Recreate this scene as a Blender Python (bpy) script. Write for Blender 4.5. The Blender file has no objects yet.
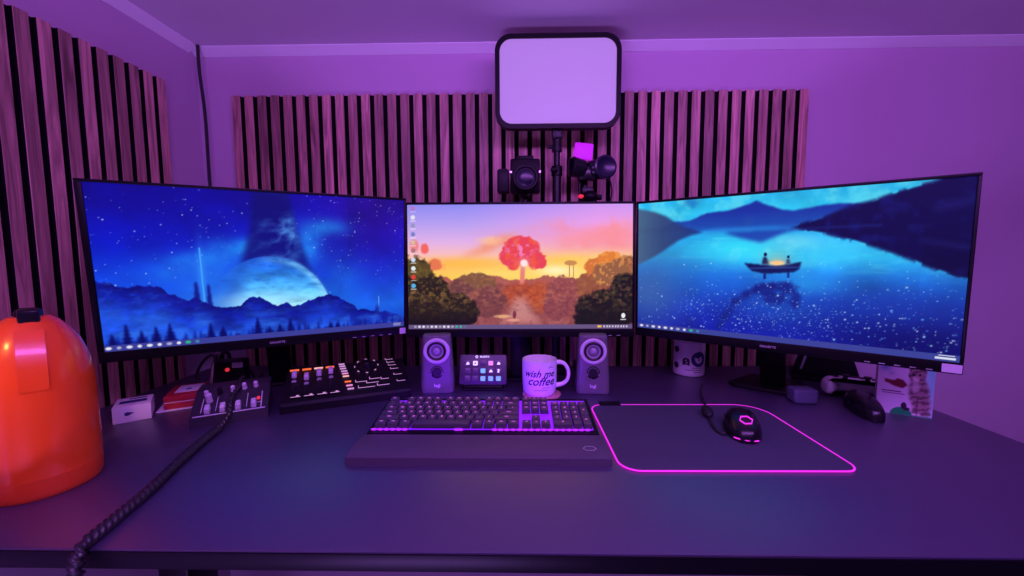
import bpy, bmesh, math, random
import numpy as np
from mathutils import Vector, Matrix, Euler
random.seed(7)
R = math.radians
C = bpy.context.scene.collection
DZ = 1.0            # desk surface above the floor (standing-height desk)
HC = 0.3608         # camera above the desk

# ------------------------------------------------------------------ colour / materials
def lin(c):
    c = np.asarray(c, float) / 255.0
    return np.where(c <= 0.04045, c / 12.92, ((c + 0.055) / 1.055) ** 2.4)
def L3(r, g, b): return tuple(float(x) for x in lin((r, g, b)))

def mat(name, col, rough=.5, metal=0., emit=None, es=0., noise=0., nscale=40., bump=0., coat=0., spec=.5, trans=0.):
    m = bpy.data.materials.new(name); m.use_nodes = True
    nt = m.node_tree; b = nt.nodes['Principled BSDF']
    b.inputs['Base Color'].default_value = (*col, 1)
    b.inputs['Roughness'].default_value = rough
    b.inputs['Metallic'].default_value = metal
    b.inputs['Coat Weight'].default_value = coat
    b.inputs['Specular IOR Level'].default_value = spec
    if emit:
        b.inputs['Emission Color'].default_value = (*emit, 1)
        b.inputs['Emission Strength'].default_value = es
    if noise or bump:
        tc = nt.nodes.new('ShaderNodeTexCoord'); n = nt.nodes.new('ShaderNodeTexNoise')
        n.inputs['Scale'].default_value = nscale; n.inputs['Detail'].default_value = 4
        nt.links.new(tc.outputs['Object'], n.inputs['Vector'])
        if noise:
            mx = nt.nodes.new('ShaderNodeMix'); mx.data_type = 'RGBA'
            mx.inputs['A'].default_value = (*[c * (1 - noise) for c in col], 1)
            mx.inputs['B'].default_value = (*[min(1, c * (1 + noise)) for c in col], 1)
            nt.links.new(n.outputs['Fac'], mx.inputs['Factor']); nt.links.new(mx.outputs['Result'], b.inputs['Base Color'])
        if bump:
            bp = nt.nodes.new('ShaderNodeBump'); bp.inputs['Strength'].default_value = bump; bp.inputs['Distance'].default_value = .002
            nt.links.new(n.outputs['Fac'], bp.inputs['Height']); nt.links.new(bp.outputs['Normal'], b.inputs['Normal'])
    return m

def wood_mat():
    m = bpy.data.materials.new('walnut_slat'); m.use_nodes = True
    nt = m.node_tree; b = nt.nodes['Principled BSDF']; N = nt.nodes.new; K = nt.links.new
    tc = N('ShaderNodeTexCoord'); geo = N('ShaderNodeNewGeometry')
    mp = N('ShaderNodeMapping'); mp.inputs['Scale'].default_value = (26, 26, 1.6)
    off = N('ShaderNodeVectorMath'); off.operation = 'MULTIPLY_ADD'
    comb = N('ShaderNodeCombineXYZ')
    for k in ('X', 'Y', 'Z'): K(geo.outputs['Random Per Island'], comb.inputs[k])
    off.inputs[1].default_value = (37, 53, 71)
    K(comb.outputs[0], off.inputs[0]); K(tc.outputs['Object'], off.inputs[2])
    K(off.outputs[0], mp.inputs['Vector'])
    n = N('ShaderNodeTexNoise'); n.inputs['Scale'].default_value = 2.6; n.inputs['Detail'].default_value = 9; n.inputs['Distortion'].default_value = 1.6
    K(mp.outputs[0], n.inputs['Vector'])
    rp = N('ShaderNodeValToRGB'); e = rp.color_ramp.elements
    e[0].position = .3; e[0].color = (.24, .115, .10, 1); e[1].position = .68; e[1].color = (.82, .42, .37, 1)
    K(n.outputs['Fac'], rp.inputs[0])
    ma = N('ShaderNodeMapRange'); ma.inputs['To Min'].default_value = .5; ma.inputs['To Max'].default_value = 1.15
    K(geo.outputs['Random Per Island'], ma.inputs['Value'])
    mx = N('ShaderNodeVectorMath'); mx.operation = 'SCALE'
    K(rp.outputs[0], mx.inputs[0]); K(ma.outputs[0], mx.inputs['Scale'])
    K(mx.outputs[0], b.inputs['Base Color'])
    b.inputs['Roughness'].default_value = .5
    return m

def painted(name, emission=1.0, rough=.35):
    m = bpy.data.materials.new(name); m.use_nodes = True
    nt = m.node_tree; b = nt.nodes['Principled BSDF']
    a = nt.nodes.new('ShaderNodeAttribute'); a.attribute_name = 'Col'
    if emission:
        b.inputs['Base Color'].default_value = (.006, .006, .007, 1)
        nt.links.new(a.outputs['Color'], b.inputs['Emission Color']); b.inputs['Emission Strength'].default_value = emission
        b.inputs['Specular IOR Level'].default_value = .10
    else:
        nt.links.new(a.outputs['Color'], b.inputs['Base Color'])
    b.inputs['Roughness'].default_value = rough
    return m

M = {}
M['wall'] = mat('painted_plaster', (.58, .42, .56), .85, noise=.03, nscale=6, bump=.12)
M['ceiling'] = mat('ceiling_plaster', (.80, .74, .80), .9, noise=.04, nscale=5)
M['cove'] = mat('white_coving', (.92, .91, .92), .6, noise=.02, nscale=8)
M['dark_wall'] = mat('dark_painted_plaster', (.16, .13, .16), .85, noise=.05, nscale=6)
M['floor'] = mat('laminate_floor', (.10, .085, .08), .5, noise=.2, nscale=9)
M['wood'] = wood_mat()
M['felt'] = mat('black_felt', (.006, .006, .007), 1, noise=.3, nscale=300, spec=.1)
M['desk'] = mat('black_laminate', (.036, .027, .075), .42, noise=.15, nscale=55, bump=.04, spec=.8)  # blue tint in the base stands in for reflections on black laminate
M['desk'].node_tree.nodes['Principled BSDF'].inputs['IOR'].default_value = 1.95
M['desk_edge'] = mat('black_edge_band', (.004, .004, .006), .4, noise=.1, nscale=80, spec=.2)
M['steel'] = mat('black_steel', (.02, .02, .022), .4, .6, noise=.1)
M['plastic'] = mat('black_plastic', (.007, .007, .008), .4, noise=.15, nscale=60, spec=.16)
M['plastic_soft'] = mat('soft_black_plastic', (.011, .010, .014), .5, noise=.15, nscale=90, spec=.22)
M['gloss'] = mat('gloss_black', (.010, .010, .013), .25, noise=.1, spec=.35)
M['speaker'] = mat('speaker_shell', (.15, .14, .165), .36, noise=.08, nscale=70)
M['ring'] = mat('brushed_silver_ring', (.86, .85, .88), .25, .25, noise=.06, nscale=50)
M['cone'] = mat('speaker_cone', (.36, .34, .42), .4, .1, noise=.15, nscale=80)
M['rubber'] = mat('rubber_surround', (.012, .012, .014), .5, noise=.1)
M['silver'] = mat('silver_metal', (.55, .54, .57), .3, .9, noise=.05)
M['white'] = mat('white_plastic', (.82, .81, .83), .38, noise=.03)
M['logo'] = mat('grey_print', (.42, .41, .45), .5, noise=.04)
M['white_ink'] = mat('white_ink', (.75, .74, .78), .5, noise=.03)
M['ceramic'] = mat('white_ceramic', (.84, .83, .84), .16, noise=.02, coat=.4)
M['ink'] = mat('black_ink', (.02, .015, .03), .45, noise=.1)
M['navy'] = mat('navy_ink', (.03, .03, .16), .4, noise=.1)
M['orange'] = mat('orange_enamel', (.92, .105, .012), .26, noise=.05, nscale=12, coat=.35)
M['orange_band'] = mat('orange_band', (.74, .075, .010), .38, noise=.05, nscale=12)
M['mat_cloth'] = mat('mousepad_cloth', (.055, .056, .09), .7, noise=.25, nscale=500, bump=.1)
M['glow_pink'] = mat('led_pink', (.3, .05, .3), .4, emit=L3(238, 40, 225), es=1.0, noise=.04)
M['glow_purple'] = mat('key_led_purple', (.15, .03, .3), .5, emit=L3(122, 18, 236), es=1.3, noise=.05)
M['key_led'] = mat('key_led', (.2, .03, .3), .5, emit=L3(170, 35, 238), es=1.25, noise=.05)
M['added_glow'] = mat('added_purple_emitter', (.15, .03, .3), .5, emit=L3(105, 14, 240), es=40, noise=.05)
M['legend'] = mat('key_legend', (.3, .1, .3), .5, emit=L3(205, 90, 215), es=.85, noise=.03)
M['keycap'] = mat('keycap_black', (.07, .062, .085), .4, noise=.15, nscale=120)
M['wrist'] = mat('leatherette', (.085, .07, .10), .5, noise=.15, nscale=250, bump=.25)
M['diffuser'] = mat('key_light_diffuser', (.33, .33, .33), .5, emit=L3(165, 124, 210), es=.66, noise=.02)  # panel is switched off; its emission stands in for room light on it
M['magenta'] = mat('magenta_led_panel', (.3, .02, .35), .5, emit=L3(190, 18, 225), es=.8, noise=.03)
M['lens'] = mat('lens_glass', (.012, .010, .03), .28, noise=.1)
M['red_led'] = mat('red_led', (.4, .02, .05), .4, emit=L3(225, 45, 60), es=.9, noise=.03)
M['orange_led'] = mat('orange_led', (.4, .1, .02), .4, emit=L3(250, 105, 50), es=1.1, noise=.03)
M['pale_led'] = mat('pale_led', (.4, .3, .4), .4, emit=L3(205, 150, 195), es=.8, noise=.03)
M['peach_led'] = mat('peach_led', (.4, .3, .3), .4, emit=L3(250, 180, 150), es=.95, noise=.03)
M['white_led'] = mat('white_led', (.5, .5, .5), .4, emit=L3(225, 215, 240), es=1, noise=.03)
M['teal_led'] = mat('cyan_tile', (.1, .3, .4), .4, emit=L3(110, 180, 235), es=.95, noise=.03)
M['pinkt'] = mat('pink_tile', (.4, .2, .3), .4, emit=L3(225, 135, 190), es=.95, noise=.03)
M['dark_tile'] = mat('dark_tile', (.03, .03, .04), .3, emit=L3(62, 22, 98), es=.8, noise=.03)
M['deck'] = mat('deck_face', (.05, .045, .06), .4, noise=.08)
M['fader_cap'] = mat('fader_cap', (.72, .68, .80), .4, noise=.04)
M['red_card'] = mat('red_cardboard', (.42, .018, .035), .4, noise=.06)
M['white_card'] = mat('white_cardboard', (.80, .78, .80), .55, noise=.04)
M['label'] = mat('paper_label', (.72, .70, .76), .6, noise=.03)
M['greybox'] = mat('slate_plastic', (.10, .11, .19), .5, noise=.06)
M['coaster'] = mat('pink_cork', (.55, .26, .24), .7, noise=.2, nscale=200)
M['cablem'] = mat('braided_black', (.022, .02, .024), .38, noise=.2, nscale=200)

# ------------------------------------------------------------------ mesh builder
def rrect(w, h, r, seg=6):
    pts = []
    for cx, cy, a0 in ((w/2-r, h/2-r, 0), (-w/2+r, h/2-r, 90), (-w/2+r, -h/2+r, 180), (w/2-r, -h/2+r, 270)):
        for k in range(seg+1):
            a = R(a0 + 90*k/seg); pts.append((cx+r*math.cos(a), cy+r*math.sin(a)))
    return pts

class B:
    def __init__(s): s.bm = bmesh.new(); s.mi = 0
    def _add(s, fn, mtx=None):
        t = bmesh.new(); fn(t)
        if mtx is not None: bmesh.ops.transform(t, matrix=mtx, verts=t.verts)
        for f in t.faces: f.material_index = s.mi
        me = bpy.data.meshes.new('tmp'); t.to_mesh(me); t.free(); s.bm.from_mesh(me); bpy.data.meshes.remove(me)
        return s
    def box(s, c, size, bev=0, rot=(0, 0, 0), seg=2, taper=1.):
        def fn(t):
            bmesh.ops.create_cube(t, size=1)
            for v in t.verts:
                v.co = Vector((v.co.x*size[0], v.co.y*size[1], v.co.z*size[2]))
                if v.co.z > 0: v.co.x *= taper; v.co.y *= taper
            if bev: bmesh.ops.bevel(t, geom=t.edges[:], offset=bev, segments=seg, affect='EDGES', profile=.5)
        return s._add(fn, Matrix.Translation(c) @ Euler(rot).to_matrix().to_4x4())
    def lathe(s, prof, mtx=None, seg=40, cap0=True, cap1=True):
        def fn(t):
            rings = []
            for r, z in prof:
                if r < 1e-6: rings.append([t.verts.new((0, 0, z))])
                else: rings.append([t.verts.new((r*math.cos(2*math.pi*k/seg), r*math.sin(2*math.pi*k/seg), z)) for k in range(seg)])
            for a, b in zip(rings, rings[1:]):
                for k in range(seg):
                    k2 = (k+1) % seg
                    if len(a) == 1 and len(b) == 1: break
                    if len(a) == 1: t.faces.new((a[0], b[k2], b[k]))
                    elif len(b) == 1: t.faces.new((a[k], a[k2], b[0]))
                    else: t.faces.new((a[k], a[k2], b[k2], b[k]))
            if cap0 and len(rings[0]) > 1: t.faces.new(rings[0][::-1])
            if cap1 and len(rings[-1]) > 1: t.faces.new(rings[-1])
            bmesh.ops.recalc_face_normals(t, faces=t.faces)
        return s._add(fn, mtx)
    def cyl(s, p0, p1, r0, r1=None, seg=24, bev=0):
        p0, p1 = Vector(p0), Vector(p1); d = p1-p0; h = d.length; r1 = r0 if r1 is None else r1
        q = d.to_track_quat('Z', 'Y').to_matrix().to_4x4()
        pr = [(r0, 0), (r1, h)] if not bev else [(r0-bev, 0), (r0, bev), (r1, h-bev), (r1-bev, h)]
        return s.lathe(pr, Matrix.Translation(p0) @ q, seg)
    def prism(s, pts, z0, z1, bev=0, mtx=None, seg=2):
        def fn(t):
            vs = [t.verts.new((x, y, z0)) for x, y in pts]
            f = t.faces.new(vs); ex = bmesh.ops.extrude_face_region(t, geom=[f])
            bmesh.ops.translate(t, verts=[v for v in ex['geom'] if isinstance(v, bmesh.types.BMVert)], vec=(0, 0, z1-z0))
            bmesh.ops.recalc_face_normals(t, faces=t.faces)
            if bev:
                ed = [e for e in t.edges if abs(e.verts[0].co.z-e.verts[1].co.z) < 1e-7]
                bmesh.ops.bevel(t, geom=ed, offset=bev, segments=seg, affect='EDGES', profile=.5)
        return s._add(fn, mtx)
    def ringprism(s, outer, inner, z0, z1, mtx=None):
        def fn(t):
            n = len(outer)
            a = [[t.verts.new((x, y, z)) for x, y in p] for z in (z0, z1) for p in (outer, inner)]
            for k in range(n):
                j = (k+1) % n
                t.faces.new((a[0][k], a[0][j], a[2][j], a[2][k])); t.faces.new((a[1][k], a[3][k], a[3][j], a[1][j]))
                t.faces.new((a[2][k], a[2][j], a[3][j], a[3][k])); t.faces.new((a[0][k], a[1][k], a[1][j], a[0][j]))
            bmesh.ops.recalc_face_normals(t, faces=t.faces)
        return s._add(fn, mtx)
    def tube(s, pts, r, seg=10, smooth=0, twist=0, lobes=0, lobe=0., radii=None):
        pts = [Vector(p) for p in pts]
        if smooth: pts = catmull(pts, smooth)
        def fn(t):
            up = Vector((0, 0, 1)); prev = None; L = 0; rings = []
            for i, p in enumerate(pts):
                d = (pts[min(i+1, len(pts)-1)]-pts[max(i-1, 0)]).normalized()
                if prev is None:
                    a = d.cross(up); a = a if a.length > 1e-3 else d.cross(Vector((1, 0, 0)))
                    a.normalize()
                else: a = (prev - d*prev.dot(d)).normalized()
                prev = a; b = d.cross(a)
                if i: L += (p-pts[i-1]).length
                rr = radii(i/(len(pts)-1)) if radii else r
                ring = []
                for k in range(seg):
                    th = 2*math.pi*k/seg
                    q = rr*(1+lobe*math.cos(lobes*(th+twist*L))) if lobes else rr
                    ring.append(t.verts.new(p+a*math.cos(th)*q+b*math.sin(th)*q))
                rings.append(ring)
            for A, Bq in zip(rings, rings[1:]):
                for k in range(seg): t.faces.new((A[k], A[(k+1) % seg], Bq[(k+1) % seg], Bq[k]))
            t.faces.new(rings[0][::-1]); t.faces.new(rings[-1])
            bmesh.ops.recalc_face_normals(t, faces=t.faces)
        return s._add(fn)
    def torus(s, R0, r, mtx=None, a0=0, a1=360, seg=36, cs=10):
        pts = [(R0*math.cos(R(a0+(a1-a0)*k/seg)), R0*math.sin(R(a0+(a1-a0)*k/seg)), 0) for k in range(seg+(0 if a1-a0 == 360 else 1))]
        full = a1-a0 == 360
        def fn(t):
            rings = []
            for p in pts:
                o = Vector(p); n = o.normalized()
                rings.append([t.verts.new(o+n*r*math.cos(2*math.pi*k/cs)+Vector((0, 0, r*math.sin(2*math.pi*k/cs)))) for k in range(cs)])
            prs = list(zip(rings, rings[1:]+rings[:1])) if full else list(zip(rings, rings[1:]))
            for A, Bq in prs:
                for k in range(cs): t.faces.new((A[k], A[(k+1) % cs], Bq[(k+1) % cs], Bq[k]))
            if not full: t.faces.new(rings[0]); t.faces.new(rings[-1])
            bmesh.ops.recalc_face_normals(t, faces=t.faces)
        return s._add(fn, mtx)
    def sphere(s, c, sc, seg=24, rot=(0, 0, 0)):
        def fn(t): bmesh.ops.create_uvsphere(t, u_segments=seg, v_segments=seg//2, radius=1)
        return s._add(fn, Matrix.Translation(c) @ Euler(rot).to_matrix().to_4x4() @ Matrix.Diagonal((*sc, 1)))
    def text(s, body, size, mtx, ext=.0003, shear=0., bend=None, bold=0.):
        cu = bpy.data.curves.new('t', 'FONT'); cu.body = body; cu.size = size; cu.extrude = ext
        cu.align_x = 'CENTER'; cu.align_y = 'CENTER'; cu.shear = shear; cu.offset = bold; cu.resolution_u = 2
        ob = bpy.data.objects.new('t', cu); me = ob.to_mesh()
        t = bmesh.new(); t.from_mesh(me); ob.to_mesh_clear(); bpy.data.objects.remove(ob); bpy.data.curves.remove(cu)
        if bend:   # wrap on a cylinder of radius bend (x -> arc, y -> z)
            for v in t.verts:
                a = v.co.x/bend; rr = bend+v.co.z
                v.co = Vector((rr*math.sin(a), -rr*math.cos(a), v.co.y))
        bmesh.ops.transform(t, matrix=mtx, verts=t.verts)
        for f in t.faces: f.material_index = s.mi
        m2 = bpy.data.meshes.new('tmp'); t.to_mesh(m2); t.free(); s.bm.from_mesh(m2); bpy.data.meshes.remove(m2)
        return s
    def mesh(s, name, mats, sharp=38):
        bm = s.bm; lim = R(sharp)
        for f in bm.faces: f.smooth = True
        for e in bm.edges:
            if len(e.link_faces) == 2:
                e.smooth = e.calc_face_angle(0) < lim
        me = bpy.data.meshes.new(name); bm.to_mesh(me); bm.free()
        for m in (mats if isinstance(mats, (list, tuple)) else [mats]): me.materials.append(m)
        return me
    def build(s, name, mats, parent=None, loc=None, rot=None, sharp=38):
        o = bpy.data.objects.new(name, s.mesh(name, mats, sharp)); C.objects.link(o)
        if parent: o.parent = parent
        if loc: o.location = loc
        if rot: o.rotation_euler = rot
        return o

def catmull(P, n):
    out = []
    for i in range(len(P)-1):
        p0, p1, p2, p3 = P[max(i-1, 0)], P[i], P[i+1], P[min(i+2, len(P)-1)]
        for k in range(n):
            t = k/n
            out.append(.5*((2*p1)+(p2-p0)*t+(2*p0-5*p1+4*p2-p3)*t*t+(3*p1-p0-3*p2+p3)*t**3))
    out.append(P[-1]); return out

def tag(o, label, cat, group=None):
    o['label'] = label; o['category'] = cat
    if group: o['group'] = group
    return o
def thing(name, label, cat, loc, rz=0, group=None, rot=None):
    o = bpy.data.objects.new(name, None); C.objects.link(o); o.empty_display_size = .05
    o.location = (loc[0], loc[1], DZ+loc[2]); o.rotation_euler = rot or (0, 0, rz)
    return tag(o, label, cat, group)
def struct(o): o['kind'] = 'structure'; return o
def copy_tree(o, parent=None):
    c = o.copy(); C.objects.link(c)
    if parent: c.parent = parent
    for ch in list(o.children): copy_tree(ch, c)
    return c
def T(x, y, z): return Matrix.Translation((x, y, z))
def RX(a): return Matrix.Rotation(R(a), 4, 'X')
def RY(a): return Matrix.Rotation(R(a), 4, 'Y')
def RZ(a): return Matrix.Rotation(R(a), 4, 'Z')

# ------------------------------------------------------------------ painting (picture shown on a display / printed on a card)
def vnoise(u, v, f, seed, oct=4):
    out = np.zeros_like(u); amp = 1.; tot = 0
    for o in range(oct):
        rg = np.random.default_rng(seed+o); n = int(f*2**o)+3
        G = rg.random((n+1, n+1))
        x = (u*f*2**o) % n; y = (v*f*2**o) % n
        xi, yi = x.astype(int), y.astype(int); fx, fy = x-xi, y-yi
        fx = fx*fx*(3-2*fx); fy = fy*fy*(3-2*fy); x1 = np.minimum(xi+1, n); y1 = np.minimum(yi+1, n)
        out += amp*((G[yi, xi]*(1-fx)+G[yi, x1]*fx)*(1-fy)+(G[y1, xi]*(1-fx)+G[y1, x1]*fx)*fy); tot += amp; amp *= .5
    return out/tot
class Paint:
    def __init__(s, nx, ny, asp):
        s.nx, s.ny, s.asp = nx, ny, asp
        s.u, s.v = np.meshgrid(np.linspace(0, 1, nx+1), np.linspace(0, 1, ny+1))
        s.c = np.zeros((ny+1, nx+1, 3))
    def grad(s, x, stops):
        xs = [a for a, _ in stops]; cs = np.array([c for _, c in stops], float)
        return np.stack([np.interp(x, xs, cs[:, k]) for k in range(3)], -1)
    def over(s, a, col):
        a = np.clip(a, 0, 1)[..., None]; s.c = s.c*(1-a)+np.asarray(col, float)*a
    def add(s, a, col): s.c = s.c+np.clip(a, 0, None)[..., None]*np.asarray(col, float)
    def blob(s, x, y, rx, ry, p=2.):
        return np.exp(-(((s.u-x)/rx)**2+((s.v-y)/ry)**2)**(p/2))
    def ell(s, x, y, rx, ry, soft=.05, rag=0., seed=3, f=30):
        d = np.sqrt(((s.u-x)/rx)**2+((s.v-y)/ry)**2)
        if rag: d = d+rag*(vnoise(s.u*s.asp, s.v, f, seed, 3)-.5)
        return np.clip((1-d)/soft+.5, 0, 1)
    def poly(s, pts, blur=1):
        m = np.zeros_like(s.u, bool); n = len(pts)
        for i in range(n):
            x0, y0 = pts[i]; x1, y1 = pts[(i+1) % n]
            if y0 == y1: continue
            c = (y0 > s.v) != (y1 > s.v)
            m ^= c & (s.u < (x1-x0)*(s.v-y0)/(y1-y0)+x0)
        return s.blur(m.astype(float), blur)
    def blur(s, m, k):
        for _ in range(2):
            for ax in (0, 1):
                if k < 1: continue
                a = np.pad(m, [(k, k) if i == ax else (0, 0) for i in range(2)], mode='edge'); cs = np.cumsum(a, ax)
                w = 2*k+1; cs = np.concatenate([np.zeros_like(np.take(cs, [0], ax)), cs], ax)
                m = (np.take(cs, range(w, cs.shape[ax]), ax)-np.take(cs, range(0, cs.shape[ax]-w), ax))/w
        return m
    def below(s, pts, soft=.006, rag=0., f=60, seed=5):
        h = np.interp(s.u, [p[0] for p in pts], [p[1] for p in pts])
        if rag: h = h+rag*(vnoise(s.u*s.asp, s.v*0+.3, f, seed, 4)-.5)
        return np.clip((s.v-h)/soft+.5, 0, 1)
    def seg(s, a, b, w, soft=.003):
        ax, ay = a; bx, by = b; px, py = (s.u-ax)*s.asp, s.v-ay; dx, dy = (bx-ax)*s.asp, by-ay
        t = np.clip((px*dx+py*dy)/(dx*dx+dy*dy), 0, 1)
        return np.clip((w-np.hypot(px-t*dx, py-t*dy))/soft+.5, 0, 1)
    def rect(s, x0, y0, x1, y1):
        return ((s.u >= x0) & (s.u <= x1) & (s.v >= y0) & (s.v <= y1)).astype(float)
    def stars(s, n, region, seed, cols, rmin=.0016, rmax=.0042):
        rg = np.random.default_rng(seed); k = 0
        while k < n:
            x, y = rg.random(2); p = region(x, y)
            if rg.random() > p: continue
            k += 1; r = rmin+(rmax-rmin)*rg.random()**3; b = .35+.65*rg.random()
            i0 = max(0, int((y-4*r)*s.ny)); i1 = int((y+4*r)*s.ny)+2; j0 = max(0, int((x-4*r)*s.nx)); j1 = int((x+4*r)*s.nx)+2
            uu, vv = s.u[i0:i1, j0:j1], s.v[i0:i1, j0:j1]
            a = (b*np.exp(-(((uu-x)*s.asp)**2+(vv-y)**2)/(r*r)))[..., None]
            s.c[i0:i1, j0:j1] = s.c[i0:i1, j0:j1]*(1-a)+np.array(cols[int(rg.integers(len(cols)))], float)*a
    def tree(s, x, base, h, w, col, a=1.):
        t = (s.v-(base-h))/h; wob = .35+.65*np.abs(((t*6) % 1))
        m = (np.abs(s.u-x) < w*np.clip(t, 0, 1)*wob*.5+.0008) & (t > 0) & (s.v < base)
        s.over(s.blur(m.astype(float), 1)*a, col)
    def panel(s, name, w, h, mtl, parent, loc=(0, 0, 0)):
        nx, ny = s.nx, s.ny
        co = np.stack([(s.u-.5)*w, np.zeros_like(s.u), (.5-s.v)*h], -1).reshape(-1, 3)
        idx = np.arange((nx+1)*(ny+1)).reshape(ny+1, nx+1)
        q = np.stack([idx[1:, :-1], idx[1:, 1:], idx[:-1, 1:], idx[:-1, :-1]], -1).reshape(-1, 4)
        me = bpy.data.meshes.new(name); me.vertices.add(len(co)); me.vertices.foreach_set('co', co.ravel().astype(np.float32))
        me.loops.add(q.size); me.loops.foreach_set('vertex_index', q.ravel().astype(np.int32))
        me.polygons.add(len(q)); me.polygons.foreach_set('loop_start', np.arange(0, q.size, 4, dtype=np.int32))
        me.update(calc_edges=True); me.validate()
        at = me.color_attributes.new('Col', 'FLOAT_COLOR', 'POINT')
        rgba = np.ones((len(co), 4), np.float32); rgba[:, :3] = lin(np.clip(s.c, 0, 255)).reshape(-1, 3)
        at.data.foreach_set('color', rgba.ravel()); me.materials.append(mtl)
        o = bpy.data.objects.new(name, me); C.objects.link(o); o.parent = parent; o.location = loc
        return o
    def taskbar(s, col, bright, icons=True):
        s.over(s.rect(0, .962, 1, 1), col)
        if icons:
            tb = np.random.default_rng(5)
            for k in range(10):
                x = .018+.0265*k; c = (235, 232, 245) if k not in (8, 9) else ((40, 190, 130) if k == 8 else (60, 140, 170))
                wx = .006 if k % 2 else .008
                s.over(s.ell(x, .981, wx, .0095, .5)*bright*(.6 if k in (1, 6) else .95), c)

ASP = 16/9
def paint_night():
    p = Paint(448, 252, ASP); u, v = p.u, p.v
    n1 = vnoise(u*ASP, v, 4, 11, 5); n2 = vnoise(u*ASP, v, 9, 31, 4)
    p.c = p.grad(v, [(0, (14, 12, 165)), (.35, (10, 30, 195)), (.6, (16, 72, 225)), (.8, (24, 104, 235)), (1, (16, 60, 200))])
    p.over(p.blob(.9, .1, .25, .45)*.8, (44, 14, 150)); p.over(p.blob(.12, .05, .3, .3)*.5, (12, 6, 128))
    p.c *= (.78+.44*n1)[..., None]
    for x, y, rx, ry, a in ((.40, .36, .075, .06, .75), (.31, .44, .10, .06, .6), (.22, .52, .12, .08, .35), (.63, .33, .05, .11, .8), (.70, .22, .08, .06, .55), (.6, .45, .05, .1, .4), (.35, .62, .1, .14, .5), (.75, .6, .08, .2, .25)):
        p.over(p.blob(x, y, rx, ry)*a*(.35+1.15*n2), (34, 160, 255))
    p.stars(330, lambda x, y: 1 if y < .6 else .25 if y < .7 else 0, 4, [(200, 220, 255), (150, 190, 255), (235, 240, 255)])
    # a dark drifting dust lane rising from the horizon
    lane = p.poly([(.455, -.02), (.57, -.02), (.592, .26), (.632, .5), (.69, .72), (.33, .75), (.402, .5), (.438, .26)], 4)
    p.over(lane*(.66+.3*(1-v)), (10, 14, 112))
    wis = np.clip(vnoise(u*ASP+.4*v, v*1.4, 10, 77, 5)-.52, 0, 1)*4
    p.over(lane*wis*p.blob(.55, .27, .09, .17)*.85, (70, 130, 215))
    # large pale cloudy planet half risen behind the peaks
    d = np.hypot((u-.495)/.215, (v-.90)/.475); disc = np.clip((1-d)/.02+.5, 0, 1)
    pl = p.grad(np.clip((v-.42)/.38, 0, 1), [(0, (22, 76, 205)), (.3, (40, 124, 230)), (.6, (84, 186, 252)), (1, (176, 236, 255))])
    tex = vnoise(u*ASP*.8-.5*v, v*1.4+.3*u, 13, 55, 5)
    pl = pl*(.72+.55*tex)[..., None]
    a = (disc*np.clip((u-.30)/.13, 0, 1))[..., None]; p.c = p.c*(1-a)+pl*a
    p.over(np.exp(-((d-.96)/.05)**2)*np.clip((u-.44)/.12, 0, 1)*.7*(.4+1.1*tex), (140, 215, 255))
    p.over(p.blob(.33, .64, .075, .16)*.75, (26, 92, 225))
    sp = np.clip(vnoise(u*ASP+.6*v, v*2.2-.5*u, 18, 58, 5)-.5, 0, 1)*4; p.over(disc*sp*.5*np.clip((.72-v)*6, 0, 1), (24, 84, 190))
    p.over(p.blob(.44, .74, .13, .07)*.6, (175, 235, 255))
    p.over(p.seg((.286, .37), (.288, .72), .0032, .004), (70, 185, 255)); p.over(p.blob(.287, .55, .012, .2)*.5, (60, 150, 255))
    p.over(p.seg((.892, .74), (.893, .85), .0018, .003), (150, 210, 255))
    for x, t, w in ((.268, .585, .016), (.303, .60, .0125), (.882, .80, .004), (.891, .79, .004)):
        p.over(p.poly([(x-w*.25, t), (x+w*.2, t+.005), (x+w, .86), (x-w, .86)], 1)*.95, (12, 24, 132))
    ridge = [(-.01, .543), (0, .564), (.039, .577), (.084, .623), (.111, .603), (.141, .595), (.169, .619), (.204, .671), (.241, .711), (.26, .69), (.275, .70), (.29, .72), (.305, .745), (.35, .77), (.393, .751), (.422, .711), (.456, .695), (.488, .747), (.516, .776), (.546, .754), (.575, .79), (.625, .745), (.66, .722), (.696, .713), (.754, .751), (.808, .832), (.864, .853), (.915, .86), (.952, .885), (1.01, .93)]
    m = p.below(ridge, .008, .03, 30)
    h = np.interp(u, [a[0] for a in ridge], [a[1] for a in ridge])
    fog = np.clip((v-h)/.2, 0, 1)
    body = p.grad(fog, [(0, (10, 16, 128)), (.4, (14, 34, 160)), (1, (28, 78, 215))])
    body = body*(.75+.5*vnoise(u*ASP, v*1.8, 16, 91, 4))[..., None]
    p.c = p.c*(1-m[..., None])+body*m[..., None]
    sn = np.clip(vnoise(u*ASP+.8*v, v*1.6-.3*u, 26, 96, 4)-.55, 0, 1)*4; p.over(m*sn*np.clip((.9-v)*5, 0, 1)*.35, (46, 96, 235))
    fg = np.clip(vnoise(u*ASP, v*2.5, 8, 95, 4)-.42, 0, 1)*3.2; p.over(m*fg*np.clip((v-.74)*6, 0, 1)*.55, (52, 120, 240))
    rg = np.random.default_rng(2)
    for x in np.linspace(0.0, 1, 62): p.tree(x+rg.normal()*.006, .985, .035+.05*rg.random(), .026, (9, 22, 128), .75)
    for x, y in ((.068, .841), (.106, .887), (.145, .865), (.183, .85), (.299, .869), (.335, .894), (.445, .85), (.483, .919), (.518, .907), (.554, .872), (.03, .897), (.70, .92), (.725, .93)):
        p.tree(x, .985, 1.06*(.985-y), .044, (6, 12, 100))
    p.taskbar((58, 62, 150), 1.)
    p.over(p.rect(.955, .966, .985, .99)*.6, (170, 170, 210))
    return p
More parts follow.
